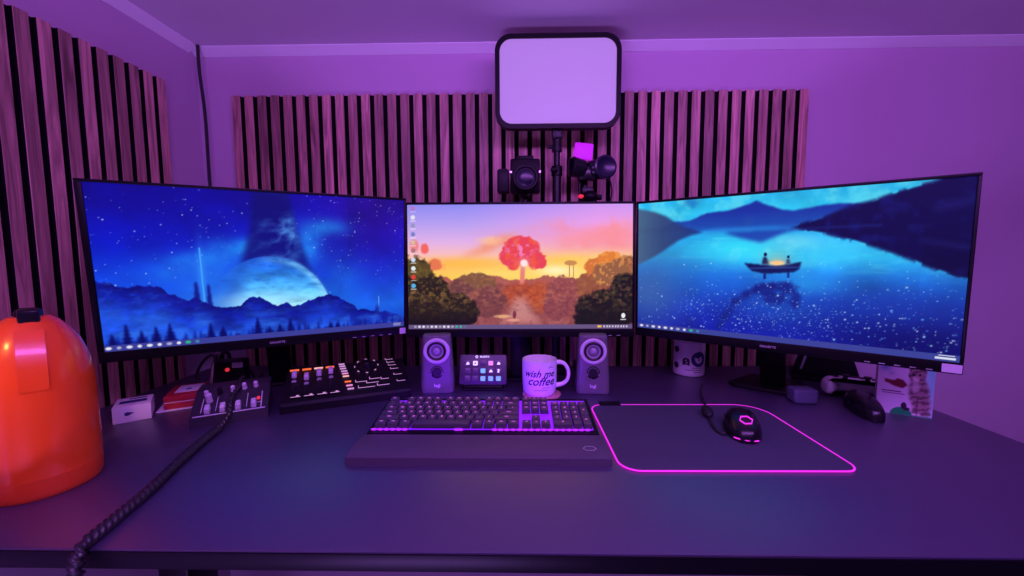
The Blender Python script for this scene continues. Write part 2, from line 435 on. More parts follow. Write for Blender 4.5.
def paint_sunset():
    p = Paint(448, 252, ASP); u, v = p.u, p.v
    n1 = vnoise(u*ASP, v*1.5, 5, 21, 5); n2 = vnoise(u*ASP, v, 14, 22, 4); n3 = vnoise(u*ASP, v, 40, 23, 3)
    lft = p.grad(v, [(0, (142, 138, 240)), (.14, (178, 158, 240)), (.3, (226, 178, 232)), (.4, (250, 190, 190)), (.47, (253, 190, 110)), (.6, (255, 205, 80))])
    rgt = p.grad(v, [(0, (205, 150, 240)), (.15, (236, 160, 232)), (.25, (250, 150, 190)), (.33, (250, 165, 175)), (.4, (252, 190, 150)), (.5, (255, 210, 95)), (.6, (255, 225, 120))])
    t = np.clip((u-.25)/.6, 0, 1)[..., None]; p.c = lft*(1-t)+rgt*t
    p.over(np.clip((n1-.48)*5, 0, 1)*p.ell(.9, .24, .32, .13, .8)*.75, (250, 140, 150))
    p.over(p.poly([(.22, .44), (.3, .36), (.36, .28), (.42, .25), (.49, .24), (.46, .3), (.4, .35), (.33, .4), (.27, .42)], 6)*(.5+.6*n2), (243, 150, 112))
    p.over(p.poly([(.66, .28), (.8, .2), (1, .12), (1, .32), (.8, .33), (.68, .34)], 9)*.7, (250, 150, 160))
    p.over(p.blob(.25, .47, .16, .045)*.8, (255, 190, 70)); p.over(p.blob(.7, .45, .15, .05)*.75, (255, 205, 80))
    p.over(p.blob(.66, .53, .09, .045)*.95, (255, 246, 190)); p.over(p.blob(.4, .56, .15, .05)*.8, (255, 220, 110))
    p.over(p.ell(.37, .29, .05, .03, .9, .6, 88)*.6, (255, 200, 150)); p.over(np.clip((n2-.5)*4, 0, 1)*p.blob(.2, .5, .2, .04)*.6, (255, 160, 90)); p.over(np.clip((n1-.5)*4, 0, 1)*p.blob(.85, .42, .15, .05)*.7, (255, 225, 130))
    # far canopy
    p.over(p.below([(0, .5), (.1, .56), (.2, .6), (.3, .56), (.4, .575), (.47, .61), (.55, .6), (.62, .57), (.7, .61), (.8, .57), (1, .5)], .012, .04, 26), (176, 92, 84))
    p.over(p.below([(0, .55), (.12, .62), (.22, .62), (.28, .56), (.34, .555), (.4, .63), (.48, .66), (.58, .66), (.66, .62), (.74, .6), (.8, .64), (1, .6)], .014, .05, 30, 8)*(.55+.55*n2), (138, 70, 72))
    # distant slim tree pair
    p.over(p.ell(.725, .47, .028, .02, .3, .3), (205, 140, 80)); p.over(p.seg((.72, .48), (.72, .58), .004), (196, 130, 90)); p.over(p.seg((.738, .48), (.738, .58), .003), (196, 130, 90))
    # the red round tree
    p.over(p.seg((.513, .5), (.509, .63), .018, .01), (236, 128, 120))
    crown = np.maximum.reduce([p.ell(.505, .37, .082, .115, .12, .35, 7), p.ell(.45, .42, .042, .075, .2, .4, 9), p.ell(.575, .45, .042, .07, .2, .4, 12), p.ell(.49, .32, .05, .07, .2, .3, 14), p.ell(.54, .36, .05, .08, .2, .3, 15), p.ell(.47, .48, .03, .045, .3, .4, 16)])
    p.over(crown, (232, 68, 84)); p.over(crown*np.clip((n3-.5)*6, 0, 1)*p.blob(.5, .36, .07, .1), (240, 130, 190))
    p.over(crown*np.clip((n2-.52)*6, 0, 1)*.7, (246, 92, 52))
    p.over(p.ell(.518, .47, .016, .028, .6), (255, 250, 250)); p.over(p.blob(.518, .47, .025, .045)*.45, (255, 200, 200))
    # warm path down the middle
    p.over(p.ell(.5, .72, .085, .09, .5, .3), (178, 76, 52)); p.over(p.ell(.59, .74, .05, .12, .5, .4, 17)*.8, (190, 82, 46))
    p.over(p.poly([(.47, .75), (.53, .75), (.545, .86), (.6, .96), (.4, .96), (.46, .86)], 6)*.85, (206, 140, 138))
    p.over(p.rect(.28, .9, .72, .97)*np.clip((n2-.35)*3, 0, 1)*.7, (184, 104, 108))
    p.over(p.ell(.42, .9, .04, .014, .5, .5), (224, 164, 120)); p.over(p.ell(.47, .93, .03, .012, .5, .5), (226, 150, 130))
    p.over(p.ell(.475, .885, .008, .03, .5), (120, 50, 62))
    for x, y, rx, ry, c, sd in ((.3, .64, .1, .09, (128, 84, 62), 1), (.22, .73, .09, .12, (112, 66, 66), 2), (.35, .78, .09, .12, (120, 64, 68), 3), (.70, .72, .085, .14, (148, 74, 78), 4), (.66, .82, .06, .11, (140, 70, 78), 5), (.82, .66, .07, .12, (150, 84, 60), 6)):
        m = p.ell(x, y, rx, ry, .12, .35, sd*7); p.over(m, c)
        p.over(m*np.clip((n3-.5)*5, 0, 1)*np.clip(1.2-(v-y+ry)/ry, 0, 1)*.55, (min(255, c[0]+70), c[1]+45, c[2]+10))
    # right orange trees
    for x, y, rx, ry, c, sd in ((.84, .5, .055, .07, (214, 116, 54), 31), (.9, .44, .055, .06, (226, 128, 50), 32), (.97, .5, .06, .09, (150, 92, 62), 33), (.91, .56, .09, .1, (150, 96, 64), 34)):
        m = p.ell(x, y, rx, ry, .15, .4, sd); p.over(m, c); p.over(m*np.clip((n3-.5)*6, 0, 1)*.6, (250, 165, 80))
    m = np.maximum.reduce([p.ell(.9, .84, .15, .16, .15, .3, 41), p.ell(.98, .7, .08, .15, .15, .3, 42), p.ell(.8, .93, .06, .1, .2, .3, 43)])
    p.over(m, (26, 22, 26)); p.over(m*np.clip((n3-.52)*6, 0, 1)*.6*np.clip((.95-v)*4, 0, 1), (84, 72, 40))
    # left foliage
    p.over(p.ell(.075, .35, .018, .045, .4, .4, 51), (244, 104, 96)); p.over(p.ell(.03, .33, .02, .05, .5, .4, 52)*.8, (244, 120, 110)); p.over(p.ell(.12, .48, .03, .05, .4, .5, 53), (232, 120, 78))
    m = np.maximum.reduce([p.ell(.03, .62, .09, .2, .15, .35, 61), p.ell(.1, .72, .09, .16, .15, .35, 62), p.ell(.2, .86, .11, .15, .15, .3, 63), p.ell(.02, .9, .14, .2, .15, .2, 64)])
    p.over(m, (38, 30, 22)); p.over(m*np.clip((n3-.5)*6, 0, 1)*np.clip((.98-v)*3, 0, .8), (108, 84, 40)); p.over(m*p.ell(.05, .52, .06, .07, .5, .3, 66)*.6, (120, 96, 40))
    p.over(m*np.clip((v-.84)*6, 0, .8), (20, 12, 24)); n4 = vnoise(u*ASP, v*1.3, 38, 24, 3)
    lit = np.clip((n4-.55)*7, 0, 1)*np.clip((v-.56)*8, 0, 1)*np.clip((.93-v)*6, 0, 1); p.over(lit*.26, (216, 140, 96)); dk = np.clip((.42-n4)*7, 0, 1)*np.clip((v-.58)*8, 0, 1); p.over(dk*.22, (70, 30, 36))
    for k, y in enumerate((.028, .1, .165, .235, .3, .365, .44, .51, .58, .65)):
        c = [(180, 120, 200), (225, 225, 235), (150, 150, 190), (120, 130, 200), (210, 190, 160), (170, 120, 130), (200, 220, 240), (225, 235, 235), (226, 60, 50), (80, 180, 230)][k]
        p.over(p.ell(.024, y, .010, .018, .2), c); p.over(p.rect(.012, y+.024, .036, y+.031)*.7, (235, 235, 240))
    p.over(p.ell(.96, .895, .009, .02, .2), (235, 238, 245)); p.over(p.rect(.948, .922, .972, .93)*.8, (235, 235, 240))
    p.over(p.rect(0, .966, 1, 1), (104, 84, 128))
    for k in range(13):
        x = .03+.0185*k; c = (238, 236, 245) if k < 10 else ((60, 190, 160) if k < 12 else (70, 140, 170))
        p.over(p.ell(x, .982, .0062, .0095, .5)*(.9 if k % 3 else .5), c)
    p.over(p.rect(.845, .975, .862, .992), (240, 190, 70))
    for k in range(9): p.over(p.rect(.872+.0125*k, .976, .879+.0125*k, .99)*.8, (225, 220, 235))
    return p
def paint_lake():
    p = Paint(448, 252, ASP); u, v = p.u, p.v
    n1 = vnoise(u*ASP, v, 5, 41, 5); n2 = vnoise(u*ASP, v, 16, 42, 4); n3 = vnoise(u*ASP, v, 34, 43, 3)
    p.c = p.grad(v, [(0, (34, 170, 225)), (.1, (40, 190, 235)), (.24, (30, 150, 225)), (.3, (34, 160, 235)), (.42, (44, 190, 248)), (.55, (28, 120, 225)), (.7, (22, 66, 185)), (.85, (18, 38, 170)), (1, (18, 22, 150))])
    p.c *= (.80+.40*n1)[..., None]
    wv = np.clip(vnoise(u*ASP*.6, v*3.2, 14, 47, 5)-.5, 0, 1)*3; p.over((v > .27)*wv*np.clip((.62-v)*4, 0, 1)*.5, (96, 226, 250))
    p.over((v < .2)*np.clip((n2-.42)*3.5, 0, 1)*.55, (110, 225, 240)); p.over((v < .2)*np.clip((.42-n1)*5, 0, 1)*.6, (20, 110, 200))
    p.over(p.blob(.40, .37, .17, .10)*.95, (52, 224, 252)); p.over(np.clip((n2-.5)*4, 0, 1)*p.blob(.5, .38, .25, .09)*.6, (120, 240, 252)); p.over(p.blob(.66, .38, .13, .09)*.75, (54, 200, 250)); p.over(p.blob(.58, .32, .08, .05)*.6, (120, 220, 245)); p.over(p.blob(.2, .5, .18, .1)*.5, (36, 130, 225))
    p.over(p.blob(.04, .68, .17, .3)*.85, (62, 100, 168)); p.over(p.blob(.35, .6, .2, .1)*.35, (24, 90, 215))
    p.over(p.blob(.62, .60, .1, .07)*.6, (40, 170, 240)); p.over(p.blob(.55, .78, .14, .12)*.45, (38, 110, 225))
    p.over(p.blob(.95, .95, .35, .28)*.85, (12, 14, 96)); p.over(p.blob(.5, 1., .2, .12)*.6, (20, 40, 190)); p.over(p.blob(.83, .72, .2, .1)*.35, (26, 70, 190))
    far = p.below([(0, .2), (.1, .2), (.14, .16), (.221, .15), (.282, .105), (.355, .1), (.41, .068), (.45, .045), (.496, .083), (.53, .11), (.565, .124), (.634, .104), (.678, .096), (.74, .10), (.8, .16), (1, .2)], .012, .015, 20)*(v < .232)
    p.over(p.blur(far, 1)*np.clip(1.12-(v-.05)*2.2, .55, 1), (20, 48, 158))
    p.over(np.exp(-((v-.23)/.018)**2)*np.clip((u-.2)*8, 0, 1)*np.clip((.62-u)*9, 0, 1)*.75, (36, 130, 225))
    p.over(p.poly([(.34, .247), (.591, .235), (.543, .262), (.47, .325), (.401, .29)], 3)*.85, (22, 52, 165))
    lh = p.poly([(-.02, .03), (.07, .071), (.12, .11), (.156, .158), (.2, .20), (.27, .241), (.22, .262), (.174, .297), (.073, .421), (-.02, .503)], 2)
    p.c = p.c*(1-lh[..., None]*.95)+lh[..., None]*.95*p.grad(u, [(0, (74, 98, 132)), (.1, (50, 70, 118)), (.25, (28, 50, 125))])
    rh = [(.561, .228), (.602, .2), (.658, .168), (.69, .14), (.721, .114), (.781, .088), (.819, .059), (.873, .024), (.924, .001), (.957, -.02), (1.03, -.02), (1.03, .56), (.977, .53), (.915, .477), (.829, .397), (.748, .335), (.661, .281), (.6, .255)]
    m = p.poly(rh, 2); rag = np.clip((n3-.35)*5, 0, 1); edge = 4*m*(1-m)
    m = np.clip(m-edge*(1-rag)*.6, 0, 1)
    p.over(m, (10, 10, 72)); p.over(m*np.clip((n2-.52)*4, 0, 1)*.6, (22, 28, 120)); p.over(m*np.clip((v-.22)*4, 0, 1)*(u > .9)*.4, (8, 6, 44))
    p.over(p.seg((.56, .243), (.8, .235), .006, .02)*.5, (34, 50, 150)); p.over(p.seg((.93, .15), (1, .12), .02, .05)*.35, (40, 44, 140)); p.over(p.seg((.9, .33), (1, .37), .01, .04)*.3, (44, 52, 150))
    # reflected dark cloud bank
    sw = [(.335, .93), (.353, .863), (.394, .735), (.43, .68), (.462, .65), (.514, .615), (.558, .62)]
    for a, b in zip(sw, sw[1:]): p.over(p.blur(p.seg(a, b, .022, .02), 2)*(.35+.8*n3), (20, 34, 130))
    for q in ((.56, .63, .03, .05), (.585, .7, .015, .06), (.515, .70, .035, .045), (.49, .64, .04, .04)): p.over(p.ell(*q, .6, .9, 71, 34)*.75, (18, 30, 128))
    reg = lambda x, y: (0 if y < .45 else (.15+.85*min(1, (y-.45)/.3)) * (1 if x > .2 else .35)) if not (x > .72 and y < .6) else (.0 if y < .35+.6*(x-.72) else .3)
    p.stars(950, reg, 9, [(190, 235, 255), (130, 190, 255), (225, 245, 255), (90, 160, 255)], .0015, .0054)
    p.stars(320, lambda x, y: 1 if (y > .72 and .36 < x < .72) else 0, 10, [(120, 150, 255), (170, 200, 255)], .0014, .003)
    p.over(p.blob(.521, .43, .05, .06)*.25, (255, 190, 120))
    p.over(p.poly([(.418, .463), (.445, .468), (.478, .474), (.517, .478), (.56, .47), (.597, .452), (.592, .5), (.575, .522), (.486, .536), (.446, .52), (.43, .492)], 1), (10, 22, 88))
    p.over(p.poly([(.476, .47), (.479, .43), (.484, .418), (.490, .425), (.495, .445), (.499, .47)], 1), (12, 22, 80)); p.over(p.ell(.486, .405, .0055, .013, .4), (12, 22, 78))
    p.over(p.poly([(.551, .47), (.553, .44), (.557, .432), (.561, .44), (.564, .465)], 1), (14, 28, 92)); p.over(p.ell(.5575, .421, .0042, .010, .4), (12, 24, 84))
    p.over(p.ell(.524, .462, .022, .014, .5), (255, 214, 150)); p.over(p.blob(.524, .458, .03, .025)*.6, (250, 190, 130)); p.over(p.seg((.44, .50), (.59, .488), .006, .006)*.5, (50, 90, 170))
    p.over(p.seg((.487, .54), (.487, .565), .008, .008), (14, 36, 120)); p.over(p.seg((.56, .53), (.56, .553), .006, .008), (14, 40, 130))
    p.taskbar((58, 66, 150), .95)
    p.over(p.rect(.955, .965, .99, .972), (215, 220, 240)); p.over(p.rect(.948, .98, .993, .99), (215, 220, 240))
    return p

# ------------------------------------------------------------------ the room
XL, YB, ZC = -1.0265, 1.32, DZ+1.009
XR, YF = 3.2, -3.4
def slab(name, lo, hi, m):
    c = [(a+b)/2 for a, b in zip(lo, hi)]
    return struct(B().box(c, [b-a for a, b in zip(lo, hi)]).build(name, m))
slab('wall_back', (XL-.1, YB, 0), (XR+.1, YB+.1, ZC), M['wall'])
slab('wall_left', (XL-.1, YF, 0), (XL, YB, ZC), M['wall'])
slab('wall_right', (XR, YF, 0), (XR+.1, YB, ZC), M['dark_wall'])
slab('wall_front', (XL-.1, YF-.1, 0), (XR+.1, YF, ZC), M['dark_wall'])
slab('floor', (XL-.1, YF-.1, -.1), (XR+.1, YB+.1, 0), M['floor'])
slab('ceiling', (XL-.1, YF-.1, ZC), (XR+.1, YB+.1, ZC+.1), M['ceiling'])
cv = [(0, 0), (0, -.020), (.002, -.020), (.030, -.002), (.030, 0)]
b = B(); b.prism([(x, z) for x, z in cv], 0, XR-XL, mtx=Matrix(((0, 0, 1, XL), (-1, 0, 0, YB), (0, 1, 0, ZC), (0, 0, 0, 1))))
struct(b.build('trim_1', M['cove'], sharp=20))
b = B(); b.prism([(x, z) for x, z in cv], 0, YB-YF-.03, mtx=Matrix(((1, 0, 0, XL), (0, 0, 1, YF), (0, 1, 0, ZC), (0, 0, 0, 1))))
struct(b.build('trim_2', M['cove'], sharp=20))

def slat_panel(label, loc, rz, x0, x1, z0, z1, n):
    o = thing('slatted_wall_panel', label, 'wall panel', loc, rz)
    B().box(((x0+x1)/2, .0155, (z0+z1)/2), (x1-x0, .007, z1-z0)).build('felt_backing', M['felt'], o)
    b = B(); pitch = (x1-x0+.0138)/n
    for k in range(n):
        xs = x0+pitch*k+(pitch-.0138)/2
        b.mi = 1; b.box((xs, .0068, (z0+z1)/2), (pitch-.0142, .0104, z1-z0-.001))
        b.mi = 0; b.box((xs, .0009, (z0+z1)/2), (pitch-.0138, .0018, z1-z0), .0005, seg=1)
    b.build('slats', [M['wood'], M['felt']], o)
    return o
slat_panel('wide walnut slat panel on the wall behind the three screens', (0, 1.30, 0), 0, -.9076, .8915, -.55, .863, 44)
slat_panel('walnut slat panel on the side wall left of the blue starry screen', (-1.0065, 0, 0), R(90), .3068, 1.173, -.05, .859, 22)

# corner cable
b = B(); b.tube([(-.990, 1.282, DZ+1.008), (-.997, 1.292, DZ+.93), (-.992, 1.297, DZ+.8), (-.99, 1.295, DZ+.6), (-.985, 1.295, DZ+.35), (-.985, 1.295, DZ+.02)], .0048, 8, 6)
tag(b.build('hanging_cable', M['cablem']), 'thin black cable running down the room corner from the ceiling', 'cable')

# ------------------------------------------------------------------ desk
dk = thing('desk', 'wide black laminate desk carrying all three monitors', 'desk', (0, 0, 0))
dk.location.z = 0
b = B(); b.box((-.0218, .8725, DZ-.0125), (1.9566, .825, .025), .0028, seg=2); b.build('desktop', M['desk'], dk); B().box((-.0218, .4592, DZ-.0135), (1.955, .0022, .022), .0006).build('edge_band', M['desk_edge'], dk)
for sx in (-.8, .74):
    b = B(); b.box((sx, .9, DZ/2-.02), (.07, .09, DZ-.09), .004); b.box((sx, .88, .015), (.08, .68, .03), .005); b.box((sx, .88, DZ-.04), (.06, .6, .03), .003); b.build('leg', M['steel'], dk)
B().box((-.03, .9, DZ-.045), (1.5, .05, .035), .003).build('crossbar', M['steel'], dk)

# ------------------------------------------------------------------ monitors
HM = .3612
def monitor(label, cx, cy, cz, yw, tilt, p, brand, sticker, lb=.0052):
    o = thing('monitor', label, 'monitor', (cx, cy, cz+HC), rot=(-tilt, 0, yw), group='desktop monitors')
    W = .6126
    b = B(); b.prism(rrect(W, HM, .004), 0, .012, .0015, RX(90) @ T(0, 0, -.0135))
    b.prism(rrect(W-.05, HM-.05, .03), 0, .02, .012, RX(90) @ T(0, 0, -.033)); b.build('housing', M['plastic'], o)
    zt, zb = HM/2-.006, -HM/2+.022
    b = B()
    b.box((0, -.0006, HM/2-.003), (W, .0052, .006), .001); b.box((0, -.0006, -HM/2+.011), (W, .0052, .022), .0015)
    for s, q in ((-1, lb), (1, .0052)): b.box((s*(W/2-q/2), -.0006, .008), (q, .0052, HM-.028), .001)
    bz = b.build('bezel', M['plastic'], o)
    p.panel('screen', .602, zt-zb, M['screen'], o, (0, .0004, (zt+zb)/2))
    if brand: B().text(brand, .0068, T(.004, -.0036, -HM/2+.0105) @ RX(90), .0003, bold=.0002).build('logo', M['logo'], bz)
    if sticker: B().prism(rrect(sticker, .016, .001), 0, .0004, mtx=T(W/2-sticker/2-.0015, -.0034, -HM/2+.0105) @ RX(90)).build('sticker', M['label'], bz)
    for k in range(5): B().box((.175+.022*k, -.0034, -HM/2+.004), (.009, .001, .0018), .0003).build('menu_button', M['logo'], bz)
    return o
M['screen'] = painted('display_picture', 1.0, .35)
def stand(mon, cx, cy, yw, nx, ny, zb, off, w=.2, d=.14):
    """neck and foot as parts of the monitor; built in world space then kept under the monitor"""
    bpy.context.view_layer.update(); inv = mon.matrix_world.inverted()
    rz = Matrix.Translation((cx+nx*off, cy+ny*off, DZ)) @ Matrix.Rotation(yw, 4, 'Z')
    b = B(); b.prism([(.012, .008), (-.022, .008), (-(off-.052), zb+.10), (-(off-.052), zb+.18), (-(off-.075), zb+.18)], -.028, .028, .003, Matrix(((0, 0, 1, 0), (1, 0, 0, 0), (0, 1, 0, 0), (0, 0, 0, 1))))
    b.box((0, -(off-.043), zb+.14), (.08, .022, .08), .004)
    n = b.build('stand_neck', M['plastic'], mon); n.matrix_parent_inverse = inv; n.matrix_basis = rz
    b = B(); b.prism([(-w/2, -d/2+.02), (-w/2+.02, -d/2), (w/2-.02, -d/2), (w/2, -d/2+.02), (w/2-.04, d/2), (-w/2+.04, d/2)], 0, .010, .003)
    n = b.build('stand_foot', M['plastic'], mon); n.matrix_parent_inverse = inv; n.matrix_basis = rz
g = monitor('left monitor showing a blue starry night over mountains', -.5677, .912, -.035, .5134, -.1105, paint_night(), 'GIGABYTE', .016, .0105)
stand(g, -.5677, .912, .5134, -.49, .87, .146, .24, .12, .10)
g = monitor('middle monitor showing an orange sunset with a round red tree', .0013, 1.081, -.0416, .0091, .0491, paint_sunset(), '', 0)
stand(g, .0013, 1.081, .0091, 0, 1, .139, .085, .2, .10)
g = monitor('right monitor showing a small boat on a starry blue lake', .5602, .9156, -.0425, -.6547, -.0348, paint_lake(), 'GIGABYTE', .026)
stand(g, .5602, .9156, -.6547, .609, .793, .138, .21)

# ------------------------------------------------------------------ key light on its pole
k = thing('panel_light', 'square lavender panel light on a pole above the middle monitor', 'light', (.109, 1.19, 0))
b = B(); mt = T(0, -.008, .843) @ RX(90)
b.prism(rrect(.352, .256, .045, 10), -.02, .004, .004, mt); b.ringprism(rrect(.352, .256, .045, 10), rrect(.326, .230, .034, 10), .003, .010, mt); b.build('housing', M['plastic'], k, sharp=30)
B().prism(rrect(.328, .232, .034, 10), .002, .0065, .001, mt).build('diffuser', M['diffuser'], k)
b = B(); b.cyl((0, .005, .03), (0, .005, .60), .0125, seg=20); b.cyl((0, .005, .56), (0, .005, .70), .009, seg=18); b.build('pole', M['steel'], k)
b = B(); b.cyl((0, .005, .585), (0, .005, .615), .016, seg=20, bev=.003); b.cyl((0, -.02, .6), (-.02, -.02, .6), .006, seg=12); b.build('height_collar', M['plastic'], k)
b = B(); b.sphere((0, .005, .685), (.013, .013, .013), 16); b.cyl((0, .005, .655), (0, .005, .682), .015, .012, 20); b.cyl((.005, .005, .67), (-.026, .003, .668), .005, seg=12); b.box((0, .005, .705), (.03, .02, .03), .004); b.build('ball_head', M['steel'], k)
b = B(); b.box((0, .02, .012), (.05, .07, .024), .004); b.build('desk_clamp', M['plastic'], k)

# camera left of the pole
k = thing('camera', 'black camera facing the desk with a round lens left of the light pole', 'camera', (.0, 1.20, 0))
b = B(); b.box((.017, .012, .588), (.086, .045, .098), .006); b.box((.017, .01, .640), (.05, .03, .012), .003); b.build('body', M['plastic'], k)
b = B(); b.lathe([(.036, 0), (.037, .004), (.037, .03), (.034, .034), (.030, .034), (.027, .028), (0, .026)], T(.018, -.01, .577) @ RX(90), 36); b.build('lens_barrel', M['plastic_soft'], k)
B().lathe([(.0265, 0), (.02, .0035), (.01, .005), (0, .0055)], T(.018, -.0355, .577) @ RX(90), 30).build('lens_glass', M['lens'], k)
b = B(); b.box((-.047, .005, .573), (.034, .04, .066), .005); b.box((-.047, -.016, .603), (.026, .004, .006), .001); b.build('side_receiver', M['plastic_soft'], k)
for x in (-.024, .059): B().cyl((x, -.018, .597), (x, -.012, .597), .0035, seg=12).build('screw', M['silver'], k)
b = B(); b.cyl((.017, .03, .02), (.017, .03, .545), .008, seg=14); b.box((.017, .02, .535), (.03, .04, .01), .002); b.box((.017, .04, .012), (.06, .06, .024), .003); b.build('mount_post', M['steel'], k)

# second rig right of the pole
k = thing('spotlight_rig', 'twin-barrel black studio spotlight with a magenta panel right of the light pole', 'light', (.20, 1.20, 0))
b = B()
b.cyl((-.052, -.012, .612), (-.012, .0, .606), .029, .026, 28, .004); b.cyl((.0, .0, .602), (.052, .012, .612), .026, .032, 28, .004); b.box((-.004, .002, .594), (.05, .035, .04), .006)
b.build('barrels', M['gloss'], k)
b = B(); b.lathe([(.027, 0), (.020, .003), (0, .004)], T(-.0525, -.0125, .612) @ RY(-90) @ RX(-16), 28); b.build('left_lens', M['lens'], k)
b = B(); b.lathe([(.033, 0), (.033, .006), (.028, .008), (.02, .004), (0, .003)], T(.045, -.020, .608) @ RX(90) @ RY(12), 30); b.build('front_lens', M['lens'], k)
b = B(); b.prism(rrect(.054, .046, .004), -.004, .004, .001, T(-.012, .012, .660) @ RX(90) @ RZ(-6)); b.build('led_panel', M['magenta'], k)
b = B(); b.cyl((-.004, .03, .02), (-.004, .03, .58), .008, seg=14); b.cyl((-.022, .012, .50), (-.022, .012, .585), .004, seg=10); b.box((.0, .01, .545), (.034, .03, .02), .003); b.box((.0, .04, .012), (.06, .06, .024), .003); b.build('mount_post', M['steel'], k)
b = B(); b.sphere((.006, 0, .528), (.024, .02, .017), 18); b.cyl((.028, .0, .525), (.04, .0, .525), .008, seg=12); b.build('tilt_joint', M['plastic'], k)
b = B(); b.sphere((-.023, -.02, .526), (.0085, .006, .006), 14); b.build('red_knob', M['red_led'], k)
b = B(); b.tube([(.045, 0, .59), (.064, 0, .572), (.070, 0, .54), (.066, .01, .50), (.06, .02, .40), (.05, .03, .2), (.03, .04, .02)], .0022, 8, 5); b.build('power_cord', M['cablem'], k)

# ------------------------------------------------------------------ speakers
def speaker():
    o = thing('desktop_speaker', '', 'speaker', (0, 0, 0), group='desktop speakers')
    W0, W1, D0, D1, H = .088, .072, .085, .046, .153
    t = bmesh.new(); rings = []
    for h in (0, .004, .02, .05, .08, .11, .13, .146, .151, .153):
        f = h/H; w = W0+(W1-W0)*f; d = D0+(D1-D0)*f
        sh = 1-(.05 if h in (0, .153) else .018 if h in (.004, .151) else 0)
        rings.append([t.verts.new((x*sh, y*sh+d/2, h)) for x, y in rrect(w, d, .014, 6)])
    for A, Bq in zip(rings, rings[1:]):
        for i in range(len(A)): t.faces.new((A[i], A[(i+1) % len(A)], Bq[(i+1) % len(A)], Bq[i]))
    t.faces.new(rings[0][::-1]); t.faces.new(rings[-1])
    b = B(); b.bm = t; b.build('cabinet', M['speaker'], o, sharp=50)
    F = T(0, .0005, .113) @ RX(90)
    B().lathe([(.0235, .0), (.026, .004), (.0305, .0045), (.0335, .002), (.0345, -.004)], F, 48, False, False).build('trim_ring', M['ring'], o)
    B().lathe([(.0245, .003), (.022, .0045), (.0185, .003), (.0175, .0)], F, 40, False, False).build('surround', M['rubber'], o)
    B().lathe([(.018, .0015), (.009, -.001), (.0085, .001), (.005, .0035), (0, .0042)], F, 40, False, False).build('cone', M['cone'], o)
    F2 = T(0, .0005, .058) @ RX(90)
    b = B(); b.lathe([(.0165, -.002), (.0165, .0012), (.0145, .0012), (.0135, -.0005), (0, -.0005)], F2, 32); b.build('port_rim', M['gloss'], o)
    b = B(); b.lathe([(.0115, -.002), (.0118, .008), (.0105, .0095), (0, .0092)], F2, 28); b.build('volume_knob', M['rubber'], o)
    kn = bpy.data.objects['volume_knob']
    for a in (-20, 200, 250): B().sphere((.0155*math.cos(R(a)), -.0016, .058+.0155*math.sin(R(a))), (.0012, .0008, .0012), 8).build('knob_mark', M['white_ink'], kn)
    B().text('logi', .0115, T(0, -.0004, .022) @ RX(90), .0004, bold=.0003).build('logo', M['white_ink'], o)
    return o
s1 = speaker(); s1.location = (-.2145, 1.018, DZ); s1.rotation_euler.z = R(6); s1['label'] = 'small tapered speaker standing left of the button pad'
s2 = copy_tree(s1); s2.location = (.188, 1.014, DZ); s2.rotation_euler.z = R(-5); s2['label'] = 'small tapered speaker standing right of the coffee mug'

# ------------------------------------------------------------------ button pad (control deck)
k = thing('button_pad', 'tilted control pad of small lit picture keys between speaker and mug', 'control pad', (-.099, 1.045, 0))
ti = R(-16)
def P_(x, y, z): return T(0, .012, .012) @ Matrix.Rotation(ti, 4, 'X') @ T(x, y, z)
b = B(); b.prism(rrect(.128, .080, .007), 0, .012, .002, P_(0, 0, .0395) @ RX(90) @ T(0, 0, -.006)); b.build('case', M['deck'], k)
b = B(); b.prism([(-.056, -.004), (.056, -.004), (.056, .06), (-.056, .06)], 0, .006, .002); b.prism([(.006, .004), (.05, .004), (.05, .006), (.038, .05)], -.052, .052, .001, Matrix(((0, 0, 1, 0), (1, 0, 0, 0), (0, 1, 0, 0), (0, 0, 0, 1)))); b.build('stand', M['plastic'], k)
cmap = ['w', 'W', 'd', 'p', 'w', 'd', 'd', 't', 'w', 'w', 'd', 'd', 't', 't', 't']
for i, c in enumerate(cmap):
    r_, c_ = divmod(i, 5); x = -.0415+.0208*c_; z = .0565-.0202*r_
    b = B(); b.mi = 0
    b.prism(rrect(.0155, .0145, .002), 0, .0022, .0006, P_(x, -.006, z) @ RX(90))
    b.mi = 1
    F = P_(x, -.0084, z) @ RX(90)
    if c == 'w':
        b.prism([(-.004, -.0045), (.003, -.0045), (.0015, 0), (.0048, .002), (0, .005), (-.0035, .003), (-.001, .0005)] if i % 2 else [(-.005, -.004), (.005, -.004), (.004, .001), (0, .004), (-.003, 0)], 0, .0004, mtx=F)
    elif c in 'Wpt': b.prism(rrect(.0128, .012, .002), 0, .0004, mtx=F)
    if c == 't' and r_ == 2 or c == 'W':
        b.mi = 2; b.prism([(-.002, -.003), (.003, 0), (-.002, .003)], .0004, .0007, mtx=F)
    b.build('picture_key', [M['dark_tile'], {'w': M['white_led'], 'W': M['white_led'], 'p': M['pinkt'], 't': M['teal_led'], 'd': M['dark_tile']}[c], M['label'] if c != 'W' else M['dark_tile']], k)
b = B(); F = P_(-.0175, -.0062, .0735) @ RX(90)
b.torus(.0031, .0007, F, seg=20, cs=6); b.prism([(-.001, -.0015), (.0018, 0), (-.001, .0015)], 0, .0004, mtx=F); b.text('ELGATO', .0066, P_(.004, -.0062, .0735) @ RX(90), .0003, bold=.0002); b.build('logo', M['white_led'], k)

